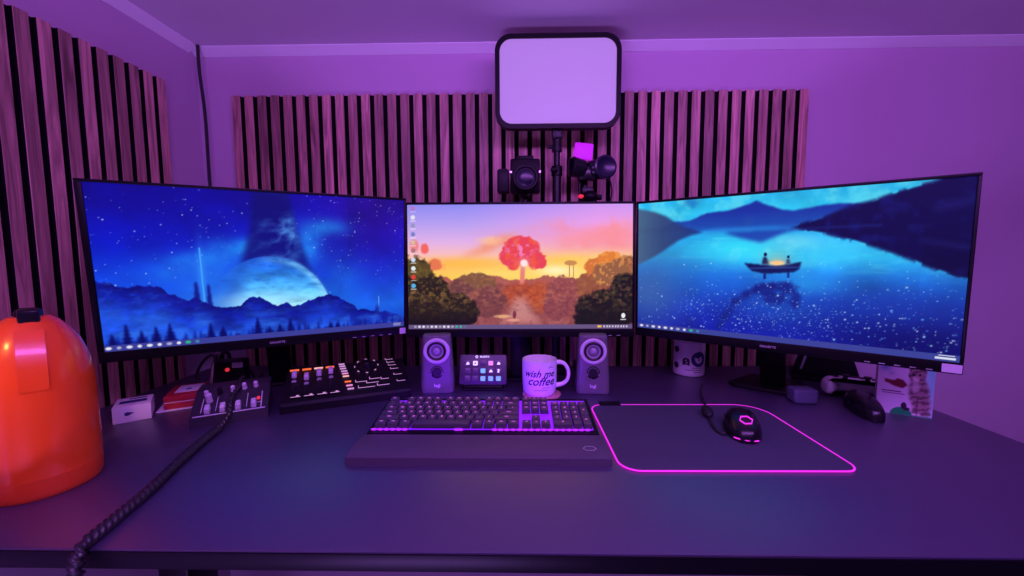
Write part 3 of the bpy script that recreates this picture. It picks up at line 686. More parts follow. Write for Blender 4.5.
# ------------------------------------------------------------------ coffee mug on its coaster
b = B(); b.lathe([(.0475, 0), (.049, .002), (.049, .005), (.0475, .006)], None, 40)
o = b.build('coaster', M['coaster'], loc=(.056, 1.012, DZ)); tag(o, 'round pinkish coaster under the white coffee mug', 'coaster')
k = thing('coffee_mug', 'white mug with black script about coffee behind the keyboard', 'mug', (.0505, 1.013, .006))
b = B(); b.lathe([(.0, .0), (.036, 0), (.040, .003), (.0425, .012), (.0442, .04), (.0442, .0865), (.0435, .089), (.0417, .089), (.0409, .0865), (.0405, .02), (.036, .008), (0, .006)], None, 56, False, False); b.build('body', M['ceramic'], k, sharp=60)
b = B(); b.tube([(.042, -.002, .080), (.053, -.003, .081), (.066, -.004, .074), (.0735, -.005, .057), (.071, -.005, .038), (.060, -.004, .026), (.042, -.002, .021)], .005, 12, 6, radii=lambda t: .0044+.0024*abs(2*t-1)**2); b.build('handle', M['ceramic'], k)
b = B(); rr = .0444
b.text('wish me', .0245, T(0, 0, .060) @ RZ(-4), .0002, .4, rr, .0004); b.text('coffee', .0295, T(0, 0, .041) @ RZ(2), .0002, (.4), rr, .0004)
for i, (a0, a1, z) in enumerate(((6, 33, .026), (-20, 28, .020))):
    b.tube([(rr*math.sin(R(a)), -rr*math.cos(R(a)), z+.0012*math.sin(a*.5)) for a in range(a0, a1, 3)], .0005, 6)
b.tube([((rr)*math.sin(R(a)), -(rr)*math.cos(R(a)), .0755+.002*math.sin((a-30)*.25)) for a in range(28, 46, 2)], .0008, 6)
b.sphere((rr*math.sin(R(-2)), -rr*math.cos(R(-2)), .073), (.001, .001, .001), 8)
b.build('print', M['ink'], k)

# ------------------------------------------------------------------ keyboard + wrist rest
k = thing('keyboard', 'full-size black mechanical keyboard glowing purple between its keys', 'keyboard', (-.0725, .748, 0))
KW, KD = .449, .142
b = B(); b.prism([(0, 0), (KD, 0), (KD, .034), (0, .017)], -KW/2, KW/2, .0015, Matrix(((0, 0, 1, 0), (1, 0, 0, 0), (0, 1, 0, 0), (0, 0, 0, 1)))); b.build('case', M['plastic'], k)
B().box((0, KD+.0012, .022), (KW-.03, .0028, .010), .0008).build('added_rear_glow', M['added_glow'], k)  # hidden emitter added to throw purple light on the mug and speakers
tl = math.atan2(.017, KD); PM = T(0, 0, .0172) @ Matrix.Rotation(tl, 4, 'X')
b = B(); b.box((0, KD/2+.001, .0006), (22.5*.01905+.002, KD-.024, .0012)); b.build('light_plate', M['glow_purple'], k, )
bpy.data.objects['light_plate'].matrix_local = PM
plate_ = bpy.data.objects['light_plate']
for x in [-.2075, -.195, -.183, -.171, -.159, -.147, -.045, -.038, .025, .037, .049, .061, .073, .085, .097, .109, .121, .133, .146, .158, .170, .182, .194, .206]:
    B().sphere((x-.006 if x < 0 else x-.002, .0105, .0022), (.0062, .0022, .0024), 12).build('key_led', M['key_led'], plate_)
U = .01905; x0 = -22.5*U/2
rows = []      # (row y index, list of (x units, width, legend))
def run(start, items):
    out = []; x = start
    for it in items:
        t, w, h = (tuple(it)+(1,))[:3] if isinstance(it, tuple) else (it, 1, 1)
        if t is not None: out.append((x, w, t, h))
        x += w
    return out
rows.append((5, run(0, ['Esc', (None, 1), 'F1', 'F2', 'F3', 'F4', (None, .5), 'F5', 'F6', 'F7', 'F8', (None, .5), 'F9', 'F10', 'F11', 'F12']) + run(15.25, ['Prt', 'Scr', 'Pau'])))
rows.append((4, run(0, ['`'] + list('1234567890-=') + [('Back', 2)]) + run(15.25, ['Ins', 'Hm', 'Up']) + run(18.5, ['Num', '/', '*', '-'])))
rows.append((3, run(0, [('Tab', 1.5)] + list('QWERTYUIOP[]') + [('\\', 1.5)]) + run(15.25, ['Del', 'End', 'Dn']) + run(18.5, ['7', '8', '9', ('+', 1, 2)])))
rows.append((2, run(0, [('Caps', 1.75)] + list("ASDFGHJKL;'") + [('Enter', 2.25)]) + run(18.5, ['4', '5', '6'])))
rows.append((1, run(0, [('Shift', 2.25)] + list('ZXCVBNM,./') + [('Shift', 2.75)]) + run(16.25, ['^']) + run(18.5, ['1', '2', '3', ('Ent', 1, 2)])))
rows.append((0, run(0, [('Ctrl', 1.25), ('Win', 1.25), ('Alt', 1.25), ('', 6.25), ('Alt', 1.25), ('Fn', 1.25), ('Mn', 1.25), ('Ctrl', 1.25)]) + run(15.25, ['<', 'v', '>']) + run(18.5, [('0', 2), '.'])))
def keycap(b, x, y, w, txt, h=1):
    b.mi = 0; b.box((x, y, .0075), (w*U-.0010, h*U-.0010, .0105), .0011, seg=2, taper=.86 if w < 1.6 else .94)
    if txt:
        b.mi = 1; b.text(txt, .0078 if len(txt) == 1 else .0054 if len(txt) == 2 else .0042, T(x, y+.0015, .0128), .0002, bold=.0002)
nk = 0; far = B()
for r_, row in rows:
    for (x, w, t, h) in row:
        X = x0+(x+w/2)*U; Y = .0125+(r_+1-h/2)*U+(.003 if r_ == 5 else 0)
        if r_ == 5 and t in ('F9', 'F10', 'F11', 'F12'):
            keycap(far, X, Y, w, t); continue
        b = B(); keycap(b, X, Y, w, t, h); o = b.build('keycap', [M['keycap'], M['legend']], k); o.matrix_local = PM; nk += 1
o = far.build('keycap', [M['keycap'], M['legend']], k); o.matrix_local = PM; o['kind'] = 'stuff'

k = thing('wrist_rest', 'long padded dark wrist rest lying in front of the keyboard', 'wrist rest', (-.0725, .660, 0))
b = B(); b.prism([(0, 0), (.084, 0), (.084, .017), (.07, .0195), (.03, .020), (.008, .0185), (0, .014)], -.2295, .2295, .003, Matrix(((0, 0, 1, 0), (1, 0, 0, 0), (0, 1, 0, 0), (0, 0, 0, 1)))); b.build('cushion', M['wrist'], k, sharp=50)
hexa = [(.0125*math.cos(R(60*a)), .0095*math.sin(R(60*a))) for a in range(6)]; hexi = [(x*.86, y*.84) for x, y in hexa]
B().ringprism(hexa, hexi, 0, .0006, T(.195, .025, .0199)).build('logo', M['logo'], k)

# ------------------------------------------------------------------ mouse mat
k = thing('mouse_mat', 'dark mouse mat with a glowing pink rim', 'mouse mat', (.3650, .7915, 0), R(.4))
mw, mh = .394, .294
def matline(e):
    pts = []
    for cx, cy, r, a0 in ((1, 1, .060, 0), (-1, 1, .030, 90), (-1, -1, .034, 180), (1, -1, .024, 270)):
        r -= e
        for q in range(11):
            a = R(a0+9*q); pts.append((cx*(mw/2-e-r)+r*math.cos(a), cy*(mh/2-e-r)+r*math.sin(a)))
    return pts
B().prism(matline(.002), 0, .0035, .0006).build('surface', M['mat_cloth'], k)
def loop(pts, z, r):
    t = bmesh.new(); n = len(pts); rings = []
    for i, (x, y) in enumerate(pts):
        dx, dy = pts[(i+1) % n][0]-pts[i-1][0], pts[(i+1) % n][1]-pts[i-1][1]; l = math.hypot(dx, dy); nx, ny = dy/l, -dx/l
        rings.append([t.verts.new((x+nx*r*math.cos(2*math.pi*j/8), y+ny*r*math.cos(2*math.pi*j/8), z+r*math.sin(2*math.pi*j/8))) for j in range(8)])
    for i in range(n):
        A, Bq = rings[i], rings[(i+1) % n]
        for j in range(8): t.faces.new((A[j], A[(j+1) % 8], Bq[(j+1) % 8], Bq[j]))
    bmesh.ops.recalc_face_normals(t, faces=t.faces)
    b = B(); b.bm = t; return b
loop(matline(0), .0024, .0016).build('glow_rim', M['glow_pink'], k)
b = B(); b.box((-.150, mh/2+.001, .0045), (.050, .016, .009), .0025); b.build('control_box', M['plastic'], k)

# ------------------------------------------------------------------ computer mouse
k = thing('computer_mouse', 'black computer mouse with a pink hexagon ring lying on the glowing mat', 'mouse', (.447, .793, .0036), R(-20))
def mouse_mesh(L, W, H, hump=.62):
    t = bmesh.new(); n = 20; m = 20; rings = []
    for i in range(n+1):
        s = i/n; y = L/2-s*L
        prof = max(0., math.sin(math.pi*min(.985, max(.015, s)))) ** .38
        w = W/2*prof*(1-.10*math.exp(-((s-.45)/.16)**2)); h = H*(math.sin(math.pi*min(.97, .1+.82*s**.85)) ** .6)
        h = max(h, .006) if 0 < i < n else .005
        ring = []
        for j in range(m+1):
            a = math.pi*j/m; cx = math.cos(a); sz = math.sin(a)
            ring.append(t.verts.new((w*math.copysign(abs(cx)**.7, cx), y, .002+h*abs(sz)**.62)))
        rings.append(ring)
    for A, Bq in zip(rings, rings[1:]):
        for j in range(m): t.faces.new((A[j], A[j+1], Bq[j+1], Bq[j]))
        t.faces.new((A[m], A[0], Bq[0], Bq[m]))
    t.faces.new(rings[0]); t.faces.new(rings[-1])
    bmesh.ops.recalc_face_normals(t, faces=t.faces)
    b = B(); b.bm = t; return b
shl = mouse_mesh(.118, .066, .038).build('shell', M['gloss'], k, sharp=60)
h6 = [(.0125*math.cos(R(60*a+15)), .0125*math.sin(R(60*a+15))) for a in range(6)]
B().ringprism(h6, [(x*.84, y*.84) for x, y in h6], -.0015, .0008, T(.001, -.031, .0362) @ RX(19)).build('logo_ring', M['glow_pink'], k)
b = B(); b.cyl((-.0035, .033, .027), (.0035, .033, .027), .011, seg=22, bev=.001); b.build('scroll_wheel', M['rubber'], k)
b = B(); b.tube([(.0295*math.sin(R(a)), -.034-.0240*math.cos(R(a)), .0065) for a in range(-46, 47, 8)], .0014, 8); b.build('tail_light', M['glow_pink'], k)
b = B(); b.prism(rrect(.036, .009, .004), 0, .002, .0006, T(-.031, .008, .021) @ RZ(90) @ RX(78)); b.build('side_button', M['plastic_soft'], shl)
def on_mat(x, y, z): return Matrix.Rotation(R(20), 4, 'Z') @ Vector((x-.447, y-.793, z))
b = B(); b.tube([on_mat(.463, .846, .008), on_mat(.450, .858, .005), on_mat(.432, .835, .0036), on_mat(.414, .80, .0034), on_mat(.405, .775, .0034), on_mat(.396, .782, .0034), on_mat(.398, .815, .0036), on_mat(.412, .86, .005), on_mat(.424, .90, .005), on_mat(.438, .938, .004), on_mat(.446, .96, -.0002), on_mat(.47, 1.03, -.0002), on_mat(.50, 1.09, -.0002)], .0030, 8, 6); co_ = b.build('cord', M['cablem'], k)
b = B(); b.sphere(on_mat(.414, .872, .0095), (.012, .027, .0095), 18, (0, 0, R(4))); b.build('cable_tie', M['rubber'], co_)
# ------------------------------------------------------------------ printed white mug behind the right monitor
k = thing('printed_mug', 'white mug with a round navy bird emblem under the lake screen', 'mug', (.511, 1.205, 0))
b = B(); b.lathe([(.0, .0), (.040, 0), (.0435, .002), (.0445, .005), (.0445, .098), (.0435, .1), (.0415, .1), (.041, .098), (.041, .012), (.036, .008), (0, .006)], None, 52, False, False); b.build('body', M['ceramic'], k, sharp=60)
b = B(); b.tube([(.012, .042, .082), (.018, .056, .082), (.022, .066, .066), (.022, .066, .040), (.018, .056, .022), (.012, .042, .022)], .0055, 10, 5); b.build('handle', M['ceramic'], k)
rr = .0446
def wrap(pts, ang, zc): return [(math.sin(R(ang)+x/rr), math.cos(R(ang)+x/rr), zc+z) for x, z in pts]
def patch(b, pts, ang, zc, off, rmax):
    """flat outline wrapped on the mug as a fan"""
    t = bmesh.new(); cx = sum(p[0] for p in pts)/len(pts); cz = sum(p[1] for p in pts)/len(pts); n = 4; rows_ = []
    def V(x, z):
        a = R(ang)+x/rr; q = rr+off; return t.verts.new((q*math.sin(a), -q*math.cos(a), zc+z))
    c0 = V(cx, cz)
    for j in range(1, n+1): rows_.append([V(cx+(x-cx)*j/n, cz+(z-cz)*j/n) for x, z in pts])
    for i in range(len(pts)): t.faces.new((c0, rows_[0][i], rows_[0][(i+1) % len(pts)]))
    for A, Bq in zip(rows_, rows_[1:]):
        for i in range(len(pts)): t.faces.new((A[i], Bq[i], Bq[(i+1) % len(pts)], A[(i+1) % len(pts)]))
    for f in t.faces: f.material_index = b.mi
    me = bpy.data.meshes.new('tmp'); t.to_mesh(me); t.free(); b.bm.from_mesh(me); bpy.data.meshes.remove(me)
circ = lambda r, n=28, cx=0, cz=0: [(cx+r*math.cos(2*math.pi*i/n), cz+r*math.sin(2*math.pi*i/n)) for i in range(n)]
b = B(); A0 = 11
patch(b, circ(.0225), A0+2, .053, .0003, 0)
b.mi = 1; patch(b, [(-.0125, .004), (-.010, -.006), (-.003, -.0125), (.006, -.0115), (.0115, -.004), (.012, .003), (.008, .001), (.007, .010), (.003, .007), (-.001, .0015), (-.005, .002), (-.009, .006)], A0+2, .053, .0006, 0)
b.mi = 0; patch(b, [(-.004, .001), (.001, -.005), (.006, .004), (.001, -.001)], A0+2, .053, .0009, 0)
INK = [M['navy'], M['white'], M['ink']]; b.build('bird_emblem', INK, k); b = B(); b.mi = 2; patch(b, circ(.0105, 8), A0-44, .047, .0003, 0); patch(b, [(-.0095, -.013), (.0098, -.013), (.0098, 0), (-.0095, 0)], A0-44, .047, .0003, 0)
b.mi = 1; patch(b, [(-.004, .001), (0, .005), (.003, .002), (0, .001)], A0-44, .047, .0006, 0); patch(b, [(-.003, -.006), (.004, -.006), (.004, -.001), (.001, -.004)], A0-44, .047, .0006, 0)
b.build('lock_badge', INK, k)
for w, z, a in ((.034, .0275, 4), (.050, .021, -8), (.026, .0145, 6)):
    b = B(); b.mi = 2
    for j in range(int(w/.004)): patch(b, [(-.0014, -.001), (.0016, -.001), (.0016, .001), (-.0014, .0012)], A0+a-4-math.degrees((w/2-j*.004)/rr), z, .0003, 0)
    b.build('caption_line', INK, k)
for z in (.078, .030): b = B(); b.mi = 2; patch(b, circ(.010, 7), A0-84, z, .0003, 0); b.build('edge_emblem', INK, k)

# ------------------------------------------------------------------ right-hand small things
k = thing('pedestal_box', 'low grey-blue rounded puck box on the desk below the lake screen', 'box', (.688, .970, 0), R(-4))
b = B(); b.prism(rrect(.056, .042, .010), 0, .034, .006, seg=3); b.build('shell', M['greybox'], k)
B().box((0, 0, .0342), (.036, .018, .0012), .0004).build('lid_plate', M['greybox'], k)

k = thing('game_controller', 'white and purple game controller lying behind the black spare mouse', 'game controller', (.853, 1.015, 0), R(-30))
out = [(-.050, .030), (-.030, .036), (.030, .036), (.050, .030), (.066, .010), (.074, -.030), (.066, -.052), (.054, -.052), (.040, -.026), (.026, -.016), (-.026, -.016), (-.040, -.026), (-.054, -.052), (-.066, -.052), (-.074, -.030), (-.066, .010)]
out = [(p.x, p.y) for p in catmull([Vector((x, y, 0)) for x, y in out+out[:1]], 4)[:-1]]
b = B(); b.prism(out, .006, .040, .013, seg=4); b.build('shell', M['white'], k, sharp=60)
for sx, sy in ((-.022, -.002), (.022, -.002)):
    b = B(); b.cyl((sx, sy, .036), (sx, sy, .048), .005, seg=14); b.cyl((sx, sy, .047), (sx, sy, .051), .0085, seg=20, bev=.001); b.build('thumbstick', M['rubber'], k)
for dx, dy in ((0, .007), (0, -.007), (.007, 0), (-.007, 0)): B().cyl((.042+dx, .012+dy, .036), (.042+dx, .012+dy, .0435), .0034, seg=12).build('face_button', M['ink'], k)
b = B(); b.box((-.042, .012, .0405), (.018, .006, .004), .001); b.box((-.042, .012, .0405), (.006, .018, .004), .001); b.build('direction_pad', M['ink'], k)
b = B(); b.box((0, .022, .040), (.040, .012, .004), .001); b.build('touch_strip', M['plastic'], k)

k = thing('spare_mouse', 'glossy black spare mouse in front of the cat card', 'mouse', (.777, .901, 0), R(-14))
mouse_mesh(.122, .053, .042).build('shell', M['gloss'], k, sharp=60)
b = B(); b.cyl((-.0035, .036, .031), (.0035, .036, .031), .011, seg=22, bev=.001); b.build('scroll_wheel', M['rubber'], k)
b = B(); b.prism(rrect(.034, .009, .004), 0, .002, .0006, T(-.031, .01, .024) @ RZ(90) @ RX(78)); b.build('side_button', M['plastic_soft'], k)

k = thing('angled_stand', 'black angled stand with a silver strip behind the game controller', 'stand', (.855, 1.135, .001), R(-30))
b = B(); b.prism([(-.07, 0), (.085, 0), (.040, .15), (-.028, .15)], -.012, .012, .003, T(0, 0, .014) @ RX(80)); b.build('back_plate', M['plastic'], k)
b = B(); b.box((.005, .03, .006), (.15, .12, .012), .003); b.build('foot', M['plastic'], k)
b = B(); b.prism([(-.052, .012), (-.046, .012), (-.018, .115), (-.024, .115)], .0122, .0150, .0003, T(0, 0, .014) @ RX(80)); b.build('silver_strip', M['silver'], k)
b = B(); b.cyl((-.042, .04, .118), (-.042, .028, .124), .006, seg=14); b.build('white_knob', M['white_led'], k)

# cat card
def paint_cat():
    p = Paint(120, 150, 97/132); u, v = p.u, p.v
    p.c = p.c*0+np.array((232, 214, 240)); p.over(np.clip((u-.66)*3.2, 0, 1)*np.clip(1.15-v*.8, 0, 1), (120, 232, 222))
    n = vnoise(u, v*1.3, 9, 3, 4); s_ = .5+.5*np.sin(60*(v+.3*u)+9*n)
    p.over(p.blob(.12, .2, .1, .07)*.8, (120, 140, 200)); p.over(p.blob(.25, .3, .05, .03)*.5, (150, 150, 200))
    p.over(p.poly([(.12, .40), (.3, .42), (.36, .38), (.46, .40), (.54, .48), (.46, .54), (.34, .52), (.26, .50), (.2, .47), (.14, .46)], 1), (120, 22, 50))
    p.over(p.rect(.08, .60, .44, .615), (110, 60, 120)); p.over(p.rect(.1, .635, .5, .65), (120, 70, 130)); p.over(p.rect(.08, .06, .3, .075)*.5, (120, 100, 160))
    p.over(p.ell(.46, 1., .2, .13, .1), (18, 165, 95)); p.over(p.ell(.5, .84, .05, .06, .2), (40, 28, 50)); p.over(p.ell(.55, .89, .06, .03, .2), (40, 28, 50))
    cat = np.maximum.reduce([p.ell(.70, .30, .155, .115, .1), p.poly([(.545, .10), (.57, .26), (.68, .20)], 1), p.poly([(.86, .11), (.72, .20), (.85, .28)], 1),
        p.poly([(.60, .36), (.82, .34), (.90, .48), (.93, .64), (.96, .80), (.94, .97), (.82, .98), (.80, .88), (.79, .98), (.66, .985), (.665, .82), (.60, .70), (.57, .56), (.585, .44)], 3)])
    p.over(cat, (166, 132, 140)); p.over(cat*np.clip(s_*1.6-.45, 0, 1)*.7, (78, 52, 66)); p.over(p.ell(.68, .36, .06, .045, .6)*.9, (232, 212, 222)); p.over(p.ell(.69, .50, .07, .10, .8)*.75, (228, 208, 218))
    p.over(p.ell(.64, .295, .024, .02, .3), (30, 44, 40)); p.over(p.ell(.745, .285, .024, .02, .3), (30, 44, 40)); p.over(p.ell(.69, .335, .014, .011, .3), (190, 90, 110))
    p.over(p.seg((.73, .68), (.728, .97), .008, .02)*.8, (74, 48, 64)); p.over(p.ell(.69, .965, .045, .022, .4), (226, 206, 218)); p.over(p.ell(.78, .962, .04, .022, .4), (226, 206, 218)); p.over(p.seg((.82, .95), (.95, .93), .02, .03)*.7, (110, 80, 92)); p.over(p.rect(.55, .985, 1, 1), (60, 170, 130))
    return p
k = thing('picture_card', 'standing leaflet picturing a tabby kitten below the screen corner', 'card', (.853, .887, 0), R(-30))
b = B(); b.box((0, .0016, .066), (.093, .0022, .132), .0004); b.prism([(-.0465, .002), (-.0465, .0035), (-.041, .045), (-.041, .043)], 0, .13, 0); b.build('cover', M['white_card'], k)
M['print'] = painted('printed_card', 0, .45)
paint_cat().panel('picture', .092, .131, M['print'], k, (0, .0003, .066))

# ------------------------------------------------------------------ left-hand small things
k = thing('white_box', 'small white carton on the desk beside the orange jug', 'box', (-.868, .866, 0), R(38))
b = B(); b.box((0, 0, .018), (.063, .07, .036), .0012); b.build('carton', M['white_card'], k)
b = B(); b.box((0, -.003, .0365), (.046, .018, .0006)); b.box((.006, .02, .0365), (.03, .006, .0006)); b.build('lid_print', M['navy'], k)
b = B(); b.prism([(-.008, -.003), (-.003, -.0045), (.008, .001), (.004, .002), (-.003, .004), (-.008, .003)], 0, .0004, mtx=T(-.004, -.0351, .019) @ RX(90)); b.build('side_print', M['navy'], k)
k = thing('red_box', 'flat red carton with a pale lid label beside the white carton', 'box', (-.822, .957, .002), R(27))
b = B(); b.box((0, 0, .0075), (.068, .10, .015), .0015); b.box((0, 0, .0235), (.068, .10, .014), .0015); b.build('carton', M['red_card'], k)
B().box((0, 0, .0158), (.0665, .0985, .0016)).build('pale_seam', M['label'], k)
b = B(); b.mi = 0; b.prism(rrect(.048, .06, .002), 0, .0005, mtx=T(.004, .006, .0305)); b.mi = 1; b.prism(circ(.006, 16), 0, .0004, mtx=T(.004, .0, .031)); b.build('lid_label', [M['label'], M['navy']], k)
o = B().box((0, 0, .0009), (.085, .104, .0018), .0004).build('leaflet', M['white_card'], loc=(-.826, .950, DZ), rot=(0, 0, R(30))); tag(o, 'white folded leaflet lying under the red carton', 'paper')

# small audio mixer with four white sliders
k = thing('audio_mixer', 'small grey mixer with white knobs beside the red carton', 'mixer', (-.689, .800, 0), R(28))
M['mixer_case'] = mat('mixer_case', (.035, .03, .045), .45, noise=.1)
def wedge(pts, w, m, name, par, bev=.0015):
    b = B(); b.prism(pts, 0, w, bev, Matrix(((0, 0, 1, 0), (1, 0, 0, 0), (0, 1, 0, 0), (0, 0, 0, 1)))); return b.build(name, m, par)
wedge([(0, 0), (.13, 0), (.13, .058), (.085, .058), (.075, .055), (0, .022)], .142, M['mixer_case'], 'case', k)
F0 = T(0, 0, .022) @ RX(math.degrees(math.atan2(.033, .075)))
for i, x in enumerate((.030, .057, .085, .114)):
    b = B(); b.box((x, .016, .006), (.011, .020, .014), .002, taper=.85); o = b.build('slider_cap', M['fader_cap'], k); o.matrix_local = F0
b = B()
for x in (.018, .044, .071, .1): b.box((x, .035, .0004), (.0012, .045, .0008))
b.box((.071, .002, .0006), (.130, .0022, .0012)); b.box((.128, .03, .0006), (.0018, .056, .0012)); b.box((.122, .022, .0006), (.012, .0014, .001)); b.build('panel_lines', M['label'], k); bpy.data.objects['panel_lines'].matrix_local = F0
for i, x in enumerate((.022, .046, .070, .092, .114)):
    b = B(); b.cyl((x, .066+.003*i, 0), (x, .066+.003*i, .014+.002*(i % 2)), .0052, .0042, 16, .0008); o = b.build('knob', M['fader_cap'] if i != 1 else M['plastic_soft'], k); o.matrix_local = F0
b = B(); b.sphere((.122, .032, .004), (.004, .004, .004), 12); o = b.build('red_button', M['red_led'], k); o.matrix_local = F0
b = B(); b.cyl((.0295, .045, 0), (.0295, .045, .022), .0065, .0055, 18, .001); o = b.build('tall_knob', M['fader_cap'], k); o.matrix_local = F0

# big broadcast mixer with motor sliders
k = thing('streaming_mixer', 'wide black mixer with orange lit sliders under the blue starry screen', 'mixer', (-.545, .878, 0), R(23))
wedge([(0, 0), (.165, 0), (.165, .062), (.158, .064), (0, .024), (-.004, .018)], .292, M['plastic_soft'], 'case', k, .002)
F1 = T(0, 0, .0242) @ RX(math.degrees(math.atan2(.040, .158)))
for i, (x, y) in enumerate(((.0195, .118), (.048, .103), (.076, .117), (.1035, .121))):
    b = B(); b.mi = 0; b.box((x, y-.028, .0003), (.0022, .07, .0008)); b.mi = 1; b.box((x, y, .007), (.012, .020, .013), .002, taper=.85)
    b.mi = 2; b.box((x+.001, y-.024, .0007), (.010, .010, .0009)); b.box((x+.001, y-.023, .0012), (.003, .010, .0009))
    o = b.build('slider', [M['ink'], M['fader_cap'], M['logo']], k); o.matrix_local = F1
    b = B(); b.box((x-.003, .149, .0012), (.021, .006, .0024), .0006); o = b.build('slider_light', [M['orange_led'], M['orange_led'], M['peach_led'], M['orange_led']][i], k); o.matrix_local = F1
    xm = (.031, .0595, .088, .1157)[i]
    b = B(); b.mi = 0; b.box((xm, .0205, .002), (.024, .012, .004), .001); b.mi = 1; b.box((xm, .0165, .0042), (.021, .0018, .0006)); b.box((xm+.004, .0205, .0042), (.006, .005, .0005))
    o = b.build('mute_button', [M['plastic'], M['pale_led']], k); o.matrix_local = F1
for i, (x, y, mm) in enumerate(((.129, .158, 'pale_led'), (.131, .146, 'pale_led'), (.133, .133, 'pale_led'), (.136, .119, 'pale_led'), (.138, .106, 'pinkt'), (.140, .092, 'peach_led'), (.1447, .064, 'orange_led'), (.148, .045, 'pinkt'), (.151, .029, 'pale_led'))):
    b = B(); b.box((x, y, .0012), (.015, .0045, .0024), .0005); o = b.build('preset_button', M[mm], k); o.matrix_local = F1
b = B(); b.prism([(.024*math.cos(R(45*a+22)), .030*math.sin(R(45*a+22))) for a in range(8)], 0, .003, .001, T(.192, .137, 0)); b.cyl((.192, .137, .003), (.192, .137, .014), .015, .013, 28, .001); o = b.build('encoder_dial', M['gloss'], k); o.matrix_local = F1
dial = o
for a in range(8): B().box((.192+.030*math.cos(R(45*a)), .137+.037*math.sin(R(45*a)), .0008), (.0022, .006, .0014), .0003, (0, 0, R(45*a))).build('dial_light', M['pale_led'], dial)
for x, y, w in ((.176, .056, .028), (.209, .064, .026), (.234, .058, .020), (.188, .027, .040), (.228, .029, .030), (.203, .046, .03)):
    b = B(); b.mi = 0; b.box((x, y+.005, .0007), (w, .011, .0014), .0004); b.mi = 1; b.box((x, y, .0016), (w, .0016, .0006)); b.box((x-w/2+.0008, y+.005, .0016), (.0016, .011, .0006)); o = b.build('effect_button', [M['plastic'], M['pale_led']], k); o.matrix_local = F1
for i, (x, y) in enumerate(((.253, .160), (.2557, .143), (.2585, .126), (.2623, .106), (.268, .074), (.2726, .040))):
    b = B(); b.mi = 0; b.box((x, y, .0016), (.023, .010, .0032), .0008); b.mi = 1; b.box((x, y-.0038, .0033), (.020, .0014, .0006)); b.box((x-.010, y, .0033), (.0014, .008, .0006)); o = b.build('sample_pad', [M['plastic'], M['pale_led']], k); o.matrix_local = F1

# things behind the small mixer
k = thing('power_adapter', 'black power adapter with a red light behind the small mixer', 'adapter', (-.752, 1.02, 0), R(20))
b = B(); b.box((0, 0, .045), (.07, .046, .09), .006); b.build('case', M['plastic'], k)
b = B(); b.cyl((-.004, -.0225, .070), (-.004, -.027, .070), .0048, seg=16, bev=.001); b.build('red_light', M['red_led'], k)
b = B(); b.prism(rrect(.024, .014, .002), 0, .0005, mtx=T(.018, -.0230, .080) @ RX(90)); b.build('label', M['label'], k)
b = B(); b.tube([(.02, .022, .05), (.02, .045, .055), (.03, .06, .03), (.03, .07, .006), (.03, .16, .004)], .0035, 8, 5); b.build('cord', M['cablem'], k)
k = thing('headset_jack', 'silver angled plug standing in black cable loops behind the red carton', 'plug', (-.835, 1.062, 0), R(15))
b = B(); b.cyl((0, 0, 0), (.004, 0, .070), .020, .008, 20, .002); b.cyl((.004, 0, .07), (.010, 0, .095), .006, .005, 16); b.build('body', M['silver'], k)
b = B(); b.cyl((-.0, 0, 0), (0, 0, .014), .026, seg=24, bev=.003); b.build('collar', M['plastic'], k)
b = B(); b.tube([(.012, -.02, .006), (.022, -.03, .05), (.028, -.02, .092), (.040, -.01, .098), (.046, -.01, .06), (.044, -.015, .006)], .0045, 8, 6); b.tube([(-.022, -.028, .006), (-.03, -.02, .05), (-.01, -.01, .088), (.014, -.02, .09), (.020, -.04, .05), (.016, -.046, .005)], .0038, 8, 6); b.build('cable_loops', M['cablem'], k)

# twisted cable over the front edge
ml = lambda x, y, z: (-.689+x*.883-y*.4695, .80+x*.4695+y*.883, z)
pts = [ml(.083, .122, .066), ml(.081, .09, .067), ml(.081, .066, .061), ml(.0705, .03, .046), ml(.0705, .008, .036), ml(.069, -.010, .022), (-.619, .789, .0085), (-.606, .728, .0075), (-.587, .656, .0075), (-.562, .574, .0075), (-.549, .515, .0075), (-.541, .478, .0078), (-.537, .458, .0065), (-.5365, .4475, -.012), (-.537, .446, -.06), (-.54, .446, -.20), (-.545, .455, -.45)]
P = catmull([Vector((x, y, z+DZ)) for x, y, z in pts], 36)
b = B(); b.tube(P, .0064, 16, 0, 300, 2, .30, radii=lambda t: .0040+.0026*min(1, max(0, (t-.22)/.18)))
tag(b.build('twisted_cable', M['cablem'], sharp=80), 'thick twisted black cable hanging over the front desk edge', 'cable')

# ------------------------------------------------------------------ orange jug
k = thing('insulated_jug', 'glossy orange insulated jug with a black stopper at the desk corner', 'jug', (-.757, .602, 0))
b = B(); b.lathe([(.0662, .030), (.0668, .05), (.0664, .10), (.0664, .15), (.0655, .172), (.0640, .182), (.0596, .207), (.0525, .229), (.0425, .247), (.031, .2625), (.022, .269), (.0, .271)], None, 64, False, False); jb = b.build('body', M['orange'], k, sharp=25)
B().lathe([(.0, .0), (.0625, .0), (.0645, .002), (.0655, .008), (.0664, .031), (.0655, .033)], None, 64, False, False).build('base_band', M['orange_band'], k)
b = B(); b.lathe([(.0155, .264), (.0150, .276), (.0125, .280), (0, .2805)], None, 28); b.box((.0135, -.011, .262), (.023, .026, .040), .004, (R(8), 0, R(51))); b.build('stopper', M['gloss'], k)
